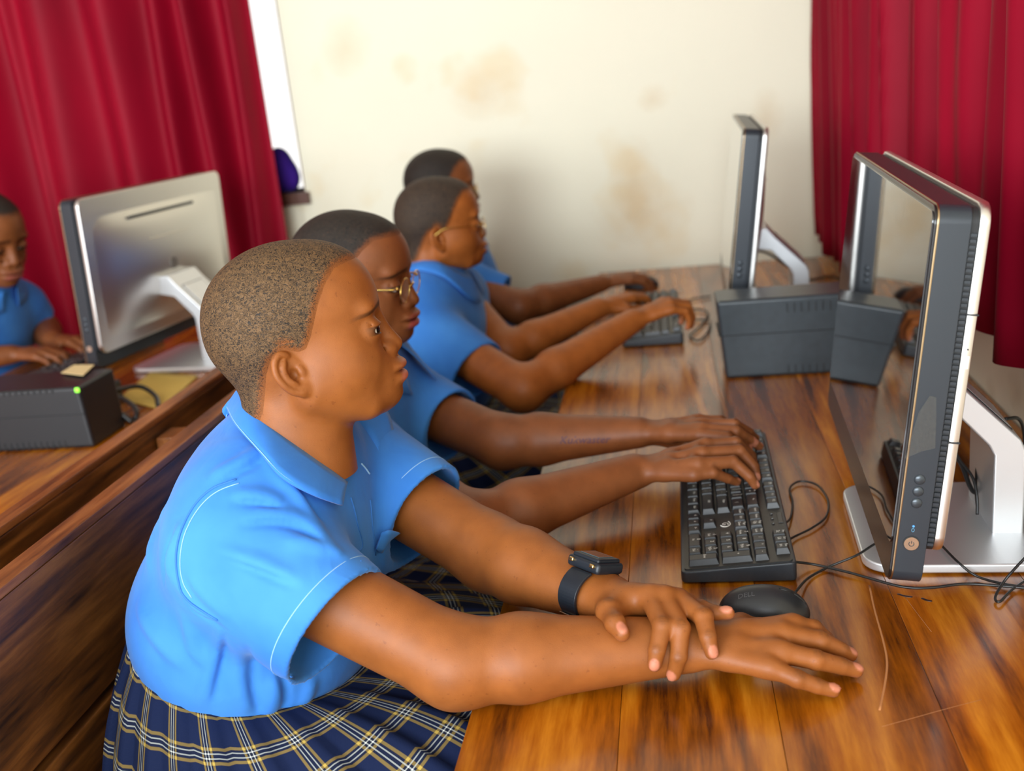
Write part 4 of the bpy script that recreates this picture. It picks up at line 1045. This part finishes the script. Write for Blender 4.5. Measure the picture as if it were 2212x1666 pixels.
def build_person(label, H, hrot, hs, waist, neck, armR, armL, base, lip, hair, h=.0022, hips=None, folds=None, sk=True, look=(1, 0, -.15), group=None, sleeve=(.074, .066), skirt_kw={}, arm_s=1.0, hand_s=.92, hair_thick=1.4, shirt_h=None, broww=1.0, nail=None, belly=1.0):
    H = np.array(H, float); R = head_R(*hrot); nail = nail or srgb(194, 122, 94)
    parts = []
    hv = H+(HEADV*hs)@R.T; q = to_local(hv, H, R, hs); parts.append((hv, HEADF, face_tint(q, base, lip, (.012, .007, .005), broww)))
    arms = []
    for (sh, el, wr, J, se) in (armR, armL):
        S = Sdf().add(arm_ops(sh, el, wr, J, arm_s, hs=hand_s)); A = np.array([sh, el, wr, *[p for f in J['f'] for p in f], *J['t']])
        v, f = S.mesh(A.min(0)-.06, A.max(0)+.06, h); v = relax(v, f, 1, .4)
        c = hand_tint(v, np.tile(np.array(base), (len(v), 1)), J, arm_s*hand_s, nail, base)
        d = nrm(wr-el); el_m = sstep(.05, .02, np.linalg.norm(v-el-np.array((0, 0, -.03)), axis=1))[:, None]*.25; c = c*(1-el_m)+np.array(base)*.6*el_m
        parts.append((v, f, c)); arms.append(S)
    # trunk, legs and feet (under the clothes and the desk)
    w = np.array(waist, float); n = np.array(neck, float); S = Sdf().u(ell(w+(n-w)*.15+(0, 0, -.02), (.10, .13, .10)), 0).u(ell(w+(n-w)*.55, (.08, .125, .12)), .03).u(caps(w+(n-w)*.7, n, .05, .045), .03)
    for sg in (-1, 1):
        hp = w+np.array((.0, .085*sg, -.12)); kn = w+np.array((.42, .095*sg, -.13)); an = np.array((w[0]+.42, w[1]+.095*sg, .09))
        S.u(caps(hp, kn, .075, .055), .03); S.u(caps(kn, an, .052, .034), .02); S.u(caps(an-(0, 0, .045), an+np.array((.13, 0, -.055)), .035, .028), .02)
        sh = (armR if sg < 0 else armL)[0]; S.u(caps(n+(w-n)*.2, sh, .042, .038), .02)
    A = np.stack([w, n]); v, f = S.mesh(np.array((w[0]-.2, w[1]-.28, -.01)), np.array((w[0]+.66, w[1]+.28, n[2]+.1)), .008); parts.append((v, f, np.tile(np.array(base), (len(v), 1))))
    off = 0; VV = []; FF = []; CC = []
    for v, f, c in parts: VV.append(v); FF.append(f+off); CC.append(c); off += len(v)
    M = skin_mat('skin', sss=.10 if h < .0025 else 0); ob = np_mesh('person', np.concatenate(VV), np.concatenate(FF), M, attrs={'tint': np.concatenate(CC)})
    tag(ob, label, 'person', group)
    add_hair(ob, hv, HEADF, H, R, hs, hair, hair_thick); add_eyes(ob, H, R, hs, look)
    SS = shirt_ops(waist, neck, armR[0], armR[4], armL[0], armL[4], sleeve, belly=belly)
    if folds: folds(SS)
    sh_h = shirt_h or h*1.4; v, f = SS.mesh(np.array((w[0]-.22, min(armR[4][1], w[1]-.2)-.1, w[2]-.16)), np.array((max(armR[4][0], armL[4][0], n[0])+.13, max(armL[4][1], w[1]+.2)+.1, n[2]+.1)), sh_h); v = relax(v, f, 1, .3)
    shirt = np_mesh('shirt', v, f, M_SHIRT, ob)
    skt = skirt(ob, (w[0], w[1], w[2]), M_PLAID, **skirt_kw) if sk else None
    for sg in (-1, 1):
        b = bmesh.new(); bmesh.ops.create_uvsphere(b, u_segments=16, v_segments=10, radius=1); bmesh.ops.scale(b, vec=(.13, .046, .05), verts=b.verts)
        for vv in b.verts: vv.co.z = max(vv.co.z, -.03)
        o = bm_obj('shoe', b, M_SHOE, ob, smooth=True); o.location = (w[0]+.49, w[1]+.095*sg, .03)
    return ob, SS, shirt, arms, R
def collar(SS, shirt, H, R, hs, neck, lapel=.075, open_=.5, stand=.028, r=.062):
    """fold-over collar round the neck with two points in front; drawn in the shirt's own space"""
    n = np.array(neck, float); A = []; B = []
    fw = R@np.array((1, 0, 0)); fw = nrm((fw[0]*.5+.5, fw[1]*.5, 0)); lt = np.array((-fw[1], fw[0], 0))
    for sgn in (1, -1):
        A = []; B = []
        for a in np.linspace(0, 1, 9):
            th = math.pi*(1-a*.90)*sgn; d = fw*math.cos(th)+lt*math.sin(th); fa = float(sstep(.45, 1, np.array(a)))
            up = n+np.array((0, 0, .040-.050*fa))+d*(r*.93+.010*fa)
            lo = n+np.array((0, 0, -.010-.045*fa))+d*(r+.030+.020*fa)+fw*(.010*fa)
            q = SS.project(lo[None], .004)[0]
            A.append(up); B.append(q)
        strip('collar', A, B, M_SHIRT, shirt, .0018, bow=.006, nrmf=(0, 0, 1))
# ------------------------------------------------------------------ the five students
SK1 = srgb(146, 84, 36); SK2 = srgb(130, 74, 38); SK3 = srgb(164, 92, 38)
HAIR1 = hair_mat('hair_cropped_brown', (.014, .008, .004), (.145, .078, .031), SK1)
HAIR2 = hair_mat('hair_cropped_black', (.006, .005, .004), (.030, .020, .013), SK2)
HAIR3 = hair_mat('hair_cropped_dark', (.012, .008, .006), (.070, .044, .026), SK3)
M_GOLD = simple('gold_metal', (.86, .58, .16), .18, 1.0)
M_LENS, nt, b = nodes('spectacle_lens'); b.inputs['Base Color'].default_value = (.9, .88, .86, 1); b.inputs['Alpha'].default_value = .16; b.inputs['Roughness'].default_value = .03; b.inputs['Specular IOR Level'].default_value = .8
def glasses(label, H, R, s):
    r = tag(empty('eyeglasses', tuple(H+R@np.array((.09, 0, -.018))*s)), label, 'glasses', 'gold framed glasses'); o = np.array(r.location)
    W = lambda x, y, z: tuple(H+R@(np.array((x, y, z))*.001*s)-o)
    for y in (-1, 1):
        ring_ = [W(92-.0035*(abs(y*31+23*math.cos(a)))**1.35*.9, y*31+23*math.cos(a), -17+18*math.sin(a)-2*math.cos(a)*y*0) for a in np.linspace(0, 2*math.pi, 28, endpoint=False)]
        v, f = tube_vf(ring_, .0009, 6, True); mesh_obj('rim', v, f, M_GOLD, r, True)
        mesh_obj('lens', ring_+[tuple(np.mean(ring_, 0))], [(i, (i+1) % 28, 28) for i in range(28)], M_LENS, r, True)
        tube('temple', [W(86, y*54, -10), W(80, y*63, -10), W(40, y*71, -11), W(0, y*75, -12), W(-24, y*73, -26)], .0014, M_GOLD, r)
        bx_ = bmesh.new(); bmesh.ops.create_uvsphere(bx_, u_segments=10, v_segments=8, radius=.0028); oo = bm_obj('hinge', bx_, M_GOLD, r, smooth=True); oo.location = W(86, y*54.5, -10)
        tube('nose_pad_wire', [W(90, y*10, -22), W(88, y*8, -25), W(87, y*9, -28)], .0007, M_GOLD, r)
    tube('bridge', [W(92, -9, -16), W(95, -4, -12), W(95, 4, -12), W(92, 9, -16)], .0011, M_GOLD, r)
    return r
# ---- nearest student: crossed hands on the desk
def g(*q): return pt(q)
wrR = g(1492, 1393, 'Z', .784)
JR = {'w': wrR, 'up': nrm((0, -.25, 1)), 'f': [
    [g(1712, 1352, 'Z', .789), g(1757, 1360, 'Z', .782), g(1782, 1380, 'Z', .768), g(1795, 1395, 'Z', .760)],
    [g(1690, 1372, 'Z', .789), g(1772, 1385, 'Z', .780), g(1815, 1405, 'Z', .768), g(1836, 1415, 'Z', .761)],
    [g(1686, 1409, 'Z', .786), g(1762, 1426, 'Z', .778), g(1817, 1439, 'Z', .767), g(1849, 1449, 'Z', .760)],
    [g(1662, 1443, 'Z', .780), g(1722, 1467, 'Z', .773), g(1765, 1482, 'Z', .765), g(1800, 1493, 'Z', .759)]],
    't': [g(1545, 1362, 'Z', .778), g(1600, 1352, 'Z', .771), g(1645, 1356, 'Z', .763), g(1685, 1362, 'Z', .760)]}
wrL = g(1322, 1300, 'Y', .938)
JL = {'w': wrL, 'up': nrm((.15, -.35, 1)), 'f': [
    [g(1404, 1290, 'Y', .918), g(1431, 1352, 'Y', .876), g(1419, 1405, 'Y', .859), g(1414, 1436, 'Y', .855)],
    [g(1436, 1292, 'Y', .918), g(1469, 1358, 'Y', .877), g(1466, 1418, 'Y', .862), g(1455, 1456, 'Y', .864)],
    [g(1466, 1297, 'Y', .924), g(1519, 1333, 'Y', .890), g(1529, 1376, 'Y', .872), g(1537, 1410, 'Y', .866)],
    [g(1482, 1305, 'Y', .934), g(1515, 1315, 'Y', .918), g(1545, 1324, 'Y', .908), g(1574, 1325, 'Y', .903)]],
    't': [g(1308, 1300, 'Y', .926), g(1316, 1322, 'Y', .900), g(1329, 1347, 'Y', .876), g(1344, 1369, 'Y', .864)]}
shR = np.array((-.440, .905, .893)); elR = g(985, 1432, 'Z', .790); seR = g(727, 1354, 'Y', .862)
shL = np.array((-.415, 1.155, .893)); elL = g(1060, 1195, 'Y', 1.055); seL = shL+(elL-shL)*.57+np.array((0, 0, -.006))
H1 = (-.3875, 1.010, 1.0955); W1 = (-.530, 1.03, .71); N1 = (-.420, 1.03, .965)
def hero_folds(S):
    base = Sdf().add(list(S.ops))
    def line(pts, a, w):
        P = [trace(base, x, y) for x, y in pts]; S.fold(Fold(base.project(np.array(smooth_path(P, 3)), 0, 3), a, w))
    ridges = [[(565, 968), (520, 1000), (458, 1030)], [(566, 972), (610, 1030), (655, 1085), (706, 1165)], [(500, 1072), (555, 1072), (612, 1085)], [(521, 1120), (590, 1112), (659, 1128), (722, 1186)],
              [(618, 1168), (680, 1178), (740, 1200)], [(466, 1190), (550, 1215), (640, 1250)], [(384, 1262), (425, 1310), (478, 1342)], [(410, 1240), (450, 1290), (500, 1335)],
              [(354, 1104), (335, 1160), (323, 1226)], [(400, 1130), (372, 1190), (368, 1250)], [(486, 1352), (462, 1430), (440, 1520)], [(505, 1390), (516, 1470), (532, 1540)], [(672, 1470), (665, 1500), (650, 1525)],
              [(300, 1310), (340, 1380), (400, 1440)], [(400, 1340), (420, 1400), (470, 1440)], [(590, 1465), (592, 1500), (580, 1545)]]
    for r in ridges: line(r, -.0080, .0078)
    cuts = [[(575, 985), (545, 1005), (480, 1040)], [(590, 985), (635, 1045), (690, 1120)], [(505, 1085), (560, 1088), (615, 1102)], [(525, 1135), (600, 1130), (660, 1148), (715, 1200)], [(480, 1205), (560, 1235), (635, 1268)],
            [(392, 1280), (430, 1325), (482, 1352)], [(488, 1360), (480, 1420), (462, 1510)], [(535, 1400), (545, 1480), (560, 1540)], [(378, 1150), (358, 1200), (352, 1260)], [(615, 1470), (618, 1500), (606, 1540)]]
    for c in cuts: line(c, .0065, .0042)
P1, S1, SH1, A1, R1 = build_person('seated student with close-cropped brown hair, blue shirt, crossed hands and a wristwatch', H1, (21, 4, -5), 1.0, W1, N1,
    (shR, elR, wrR, JR, seR), (shL, elL, wrL, JL, seL), SK1, srgb(186, 104, 82), HAIR1, h=.0018, folds=hero_folds, sleeve=(.076, .068), shirt_h=.0027, look=(1, -.22, -.05), arm_s=1.02, hand_s=.985,
    skirt_kw=dict(front=-.10, back=-.684, half=.268, lap=.645, zw=.748, rx=.112, ry=.142, tiltw=.05, cxo=.022))
# collar, seams, placket, pocket of the nearest shirt
def on1(x, y, off=.004): return S1.project(trace(S1, x, y)[None], off, 3)[0]
nk = lambda x, y, Y: at(x, y, Y=Y)
inner = [nk(520, 842, 1.02), nk(540, 878, .972), nk(588, 920, .955), nk(650, 968, .952), nk(712, 1015, .960), nk(750, 1043, .972)]
outer = [on1(492, 885, .006), on1(516, 932, .007), on1(560, 987, .008), on1(612, 1037, .009), on1(668, 1078, .009), on1(722, 1100, .009)]
bi = inner[0]*np.array((1, 0, 1))+np.array((-.004, 1.024, 0)); bo = bi+np.array((-.020, 0, -.034))
inner = [bi]+inner; outer = [bo]+outer
strip('collar', inner, outer, M_SHIRT, SH1, .0026, bow=.004, nrmf=(.1, -.6, .5))
mir = lambda P: [np.array((p[0]+.006*k/5, 2*1.024-p[1], p[2]-.002*k)) for k, p in enumerate(P)]
mo = [bo]+[S1.project(p[None], .008, 3)[0] for p in mir(outer)[1:]]
strip('collar', mir(inner), mo, M_SHIRT, SH1, .0026, bow=.004, nrmf=(.1, .5, .5))
edge = smooth_path([o*.93+i_*.07+np.array((.0, -.0022, .0012)) for o, i_ in zip(outer, inner)], 6)
v_, f_ = tube_vf(edge, .0005, 5); mesh_obj('seam', v_, f_, M_STITCH, SH1, True)
def seam(pts, r=.0009, m=M_SEAM, off=.0003, nm='seam'):
    P = [S1.project(trace(S1, x, y)[None], off, 3)[0] for x, y in pts]; P = S1.project(np.array(smooth_path(P, 6)), off, 2); v, f = tube_vf(P, r, 5); return mesh_obj(nm, v, f, m, SH1, True)
seam([(510, 1036), (455, 1058), (416, 1098), (390, 1150), (380, 1206), (386, 1257), (408, 1300), (470, 1340)], .0011)
seam([(516, 1044), (463, 1066), (425, 1104), (399, 1154), (389, 1208), (394, 1254), (414, 1292)], .0005, M_STITCH)
for sh_, se_, r0_, r1_ in ((shR, seR, .076, .068), (shL, seL, .076, .068)):
    d_ = nrm(se_-sh_); L_ = np.linalg.norm(se_-sh_); a_ = nrm(np.cross(d_, (0, 0, 1))); b_ = np.cross(d_, a_); rr_ = r1_+(r0_-r1_)*.018/L_
    P_ = [se_-d_*.018+(a_*math.cos(t_)+b_*math.sin(t_))*(rr_+.0001) for t_ in np.linspace(0, 2*math.pi, 60, endpoint=False)]
    v_, f_ = tube_vf(P_, .00055, 5, True); mesh_obj('hem_stitch', v_, f_, M_STITCH, SH1, True)
seam([(758, 1075), (772, 1130), (778, 1190), (780, 1212)], .0009); seam([(800, 1080), (806, 1140), (812, 1200)], .0009)
seam([(780, 1002), (789, 1012), (798, 1024)], .0011, M_STITCH, .0006, 'buttonhole')
strip('pocket', [on1(812, 1148, .006), on1(832, 1140, .010), on1(850, 1146, .008)], [on1(806, 1185, .003), on1(820, 1190, .003), on1(828, 1172, .003)], M_SHIRT, SH1, .002)
# wristwatch on the left wrist
fa = nrm(wrL-elL); wc = wrL-fa*.030; up_ = nrm(np.array((.30, .25, 1))-fa*(np.array((.30, .25, 1))@fa)); sd = np.cross(fa, up_)
wt = tag(empty('wristwatch', tuple(wc)), 'chunky black digital wristwatch on the wrist of the crossed arms', 'watch')
M_WB = simple('watch_resin', (.010, .014, .020), .42); M_WG = simple('watch_gold', (.75, .5, .2), .25, 1)
def wloc(a, rr, x): return tuple(fa*x+(up_*math.cos(a)*rr*.88+sd*math.sin(a)*rr*1.08))
def arcband(name, a0, a1, w0, w1, r0, th, m, par, n=26):
    v = []; f = []
    for i in range(n+1):
        a = a0+(a1-a0)*i/n; w = (w0+(w1-w0)*i/n)/2
        for (x, rr) in ((-w, r0), (-w, r0+th), (w, r0+th), (w, r0)): v.append(wloc(a, rr, x))
    for i in range(n):
        for k in range(4): f.append((i*4+k, i*4+(k+1) % 4, i*4+4+(k+1) % 4, i*4+4+k))
    f += [(3, 2, 1, 0), (n*4, n*4+1, n*4+2, n*4+3)]
    o = mesh_obj(name, v, f, m, par); bv = o.modifiers.new('b', 'BEVEL'); bv.width = .0006; bv.segments = 2; return o
RW = .0300
s1 = arcband('strap', .55, 3.3, .026, .020, RW, .0032, M_WB, wt); arcband('strap', -.55, -3.1, .026, .020, RW+.0008, .0032, M_WB, wt)
arcband('strap_loop', -1.75, -1.95, .024, .024, RW+.003, .0026, M_WB, wt, 4); arcband('buckle', 2.35, 2.60, .027, .027, RW+.0032, .0022, simple('buckle_steel', (.45, .42, .34), .25, 1), wt, 5)
Mw = np.stack([fa, sd, up_], 1)
def wpart(name, size, c, m, bev=.002, rz=0):
    o = bm_obj(name, box_bm(*size, bev=bev, seg=3), m, wt, angle=40); o.matrix_local = Matrix.Translation(tuple(Mw@np.array(c))) @ Matrix(Mw.tolist()).to_4x4() @ Matrix.Rotation(rz, 4, 'Z'); return o
zt = RW*.88+.004
wpart('case', (.044, .040, .012), (0, 0, zt), M_WB, .004); wpart('bezel', (.036, .034, .005), (0, 0, zt+.007), M_WB, .0022)
wpart('watch_glass', (.025, .022, .001), (0, 0, zt+.0098), simple('lcd', (.06, .10, .12), .1, coat=1), .0004)
for sx in (-1, 1):
    for sy in (-1, 1): wpart('push_button', (.006, .004, .004), (sx*.014, sy*.021, zt+.002), M_WG, .0012)
    wpart('lug', (.012, .030, .008), (sx*0, sx*.0, zt-.003), M_WB, .002) if sx > 0 else None
wpart('case_plate', (.014, .004, .006), (0, -.0205, zt+.0005), M_BLK, .001); 
b = bmesh.new(); bmesh.ops.create_cone(b, cap_ends=True, segments=16, radius1=.002, radius2=.002, depth=.0015); o = bm_obj('screw', b, M_WG, wt); o.matrix_local = Matrix.Translation(tuple(Mw@np.array((0, -.0225, zt+.0005)))) @ Matrix(Mw.tolist()).to_4x4() @ Matrix.Rotation(math.radians(90), 4, 'X')
# ---- second student: typing, glasses
wr = g(1378, 1016, 'Z', .806); J2R = {'w': wr, 'up': nrm((.0, -.15, 1)), 'f': [
    [g(1524, 962, 'Z', .824), g(1590, 956, 'Z', .824), g(1622, 985, 'Z', .802), g(1630, 1012, 'Z', .787)], [g(1516, 980, 'Z', .826), g(1598, 974, 'Z', .822), g(1628, 1008, 'Z', .800), g(1634, 1032, 'Z', .786)],
    [g(1508, 1003, 'Z', .823), g(1584, 998, 'Z', .818), g(1620, 1030, 'Z', .798), g(1631, 1048, 'Z', .786)], [g(1498, 1026, 'Z', .813), g(1540, 1022, 'Z', .812), g(1572, 1034, 'Z', .798), g(1592, 1042, 'Z', .788)]],
    't': [g(1420, 1000, 'Z', .798), g(1480, 985, 'Z', .795), g(1530, 990, 'Z', .792), g(1560, 1000, 'Z', .788)]}
wl = g(1384, 934, 'Z', .808); J2L = {'w': wl, 'up': nrm((0, -.05, 1)), 'f': [
    [g(1510, 940, 'Z', .816), g(1572, 945, 'Z', .815), g(1600, 962, 'Z', .798), g(1617, 974, 'Z', .787)], [g(1518, 928, 'Z', .820), g(1590, 932, 'Z', .818), g(1622, 952, 'Z', .800), g(1640, 965, 'Z', .788)],
    [g(1516, 917, 'Z', .820), g(1586, 917, 'Z', .820), g(1618, 935, 'Z', .802), g(1632, 948, 'Z', .789)], [g(1508, 908, 'Z', .818), g(1556, 908, 'Z', .818), g(1585, 922, 'Z', .803), g(1600, 935, 'Z', .790)]],
    't': [g(1420, 945, 'Z', .797), g(1470, 958, 'Z', .792), g(1510, 965, 'Z', .790), g(1540, 970, 'Z', .788)]}
H2 = (-.470, 1.480, 1.071); R2 = None
P2, S2, SH2, A2, R2 = build_person('typing student in gold glasses with black cropped hair behind the watch wearer', H2, (-2, -7, 0), 1.0, (-.562, 1.49, .66), (-.492, 1.49, .945),
    (np.array((-.50, 1.355, .872)), g(1020, 1140, 'Z', .800), wr, J2R, np.array((-.40, 1.27, .83))), (np.array((-.48, 1.60, .845)), g(1085, 955, 'Z', .798), wl, J2L, np.array((-.48, 1.60, .845))*.42+g(1085, 955, 'Z', .798)*.58+np.array((0, 0, -.010))),
    SK2, srgb(176, 84, 78), HAIR2, h=.0020, sleeve=(.072, .062), skirt_kw=dict(front=-.10, back=-.69, half=.20, lap=.62), look=(1, .1, -.35), arm_s=.97)
collar(S2, SH2, np.array(H2), R2, 1.0, (-.480, 1.49, .955))
glasses('gold wire glasses on the typing student behind the watch wearer', np.array(H2), R2, 1.0)
# handwriting in pen on the far forearm of the second student
ARM = A2[1]; m = text_mesh('Kukwaster', .016); P = np.array([(v.co.x, v.co.y) for v in m.vertices]); P[:, 0] += P[:, 1]*.25
q = np.array([trace(ARM, 1264+x*1550, 951-y*1450-x*30) for x, y in P]); q = ARM.project(q, .0003, 2)
m.vertices.foreach_set('co', q.astype(f32).ravel()); m.materials.append(simple('pen_ink', (.07, .02, .05), .6)); o = link(bpy.data.objects.new('pen_writing', m), P2)
# ---- third student
wr3 = g(1372, 690, 'Y', 2.06); el3 = g(1130, 842, 'Y', 1.86)
J3R = hand_pose(wr3, g(1450, 655, 'Y', 2.10)-wr3, (0, 0, 1), -1, curl=(28, 55, 30))
wl3 = g(1296, 664, 'Y', 2.30); el3l = g(1095, 760, 'Y', 2.16)
J3L = hand_pose(wl3, g(1400, 628, 'Y', 2.40)-wl3, (0, 0, 1), 1, curl=(15, 40, 25))
H3 = (-.482, 2.165, 1.052)
P3, S3, SH3, A3, R3 = build_person('student in gold glasses typing on the desk\'s farther keyboard, elbow out', H3, (22, -3, 0), .99, (-.562, 2.17, .65), (-.505, 2.17, .928),
    (np.array((-.525, 2.035, .855)), el3, wr3, J3R, g(1032, 806, 'Y', 1.935)), (np.array((-.49, 2.305, .855)), el3l, wl3, J3L, g(1000, 760, 'Y', 2.26)),
    SK3, srgb(170, 90, 70), HAIR3, h=.0031, sleeve=(.074, .068), skirt_kw=dict(front=-.12, back=-.69, half=.20, lap=.60, n=160, m=24), arm_s=1.0)
collar(S3, SH3, np.array(H3), R3, 1.0, (-.488, 2.17, .935))
glasses('gold wire glasses in profile on the student at the farther keyboard', np.array(H3), R3, .99)
# ---- fourth student: hand on the mouse
wr4 = g(1300, 612, 'Z', .800); el4 = g(1120, 664, 'Y', 2.45)
J4R = hand_pose(wr4, g(1400, 590, 'Z', .805)-wr4, (0, 0, 1), -1, curl=(18, 30, 20))
wl4 = np.array((-.38, 2.80, .70)); J4L = hand_pose(wl4, (1, -.1, -.1), (0, 0, 1), 1, curl=(15, 30, 20))
H4 = (-.572, 2.640, 1.082)
P4, S4, SH4, A4, R4 = build_person('student by the back wall with one hand on a mouse', H4, (18, -4, 0), .98, (-.560, 2.65, .66), (-.585, 2.65, .955),
    (np.array((-.60, 2.52, .88)), el4, wr4, J4R, g(1085, 648, 'Y', 2.50)), (np.array((-.57, 2.78, .88)), np.array((-.56, 2.87, .70)), wl4, J4L, np.array((-.565, 2.825, .79))),
    SK2, srgb(160, 84, 70), HAIR2, h=.0031, sleeve=(.070, .062), skirt_kw=dict(front=-.14, back=-.69, half=.19, lap=.60, n=160, m=24, rx=.12), arm_s=.97)
collar(S4, SH4, np.array(H4), R4, 1.0, (-.570, 2.65, .962))
glasses('glasses on the student sitting by the back wall', np.array(H4), R4, .98)
# ---- student at the left desk, head bowed
wr5 = np.array((-1.60, 2.27, .800)); wl5 = np.array((-1.575, 2.40, .800))
J5R = hand_pose(wr5, (1, .1, -.05), (0, 0, 1), -1, curl=(20, 40, 25)); J5L = hand_pose(wl5, (1, -.25, -.05), (0, 0, 1), 1, curl=(20, 40, 25))
H5 = (-1.650, 2.345, 1.095)
P5, S5, SH5, A5, R5 = build_person('student at the left desk with bowed head behind the silver computer', H5, (-18, -22, 0), 1.12, (-1.84, 2.36, .66), (-1.70, 2.36, .948),
    (np.array((-1.72, 2.225, .87)), np.array((-1.80, 2.12, .81)), wr5, J5R, np.array((-1.765, 2.17, .835))), (np.array((-1.71, 2.50, .87)), np.array((-1.70, 2.56, .80)), wl5, J5L, np.array((-1.705, 2.53, .825))),
    SK2, srgb(150, 80, 64), HAIR2, h=.0033, sleeve=(.072, .064), skirt_kw=dict(front=-1.42, back=-1.98, half=.20, lap=.60, n=160, m=24))
collar(S5, SH5, np.array(H5), R5, 1.0, (-1.685, 2.36, .955))
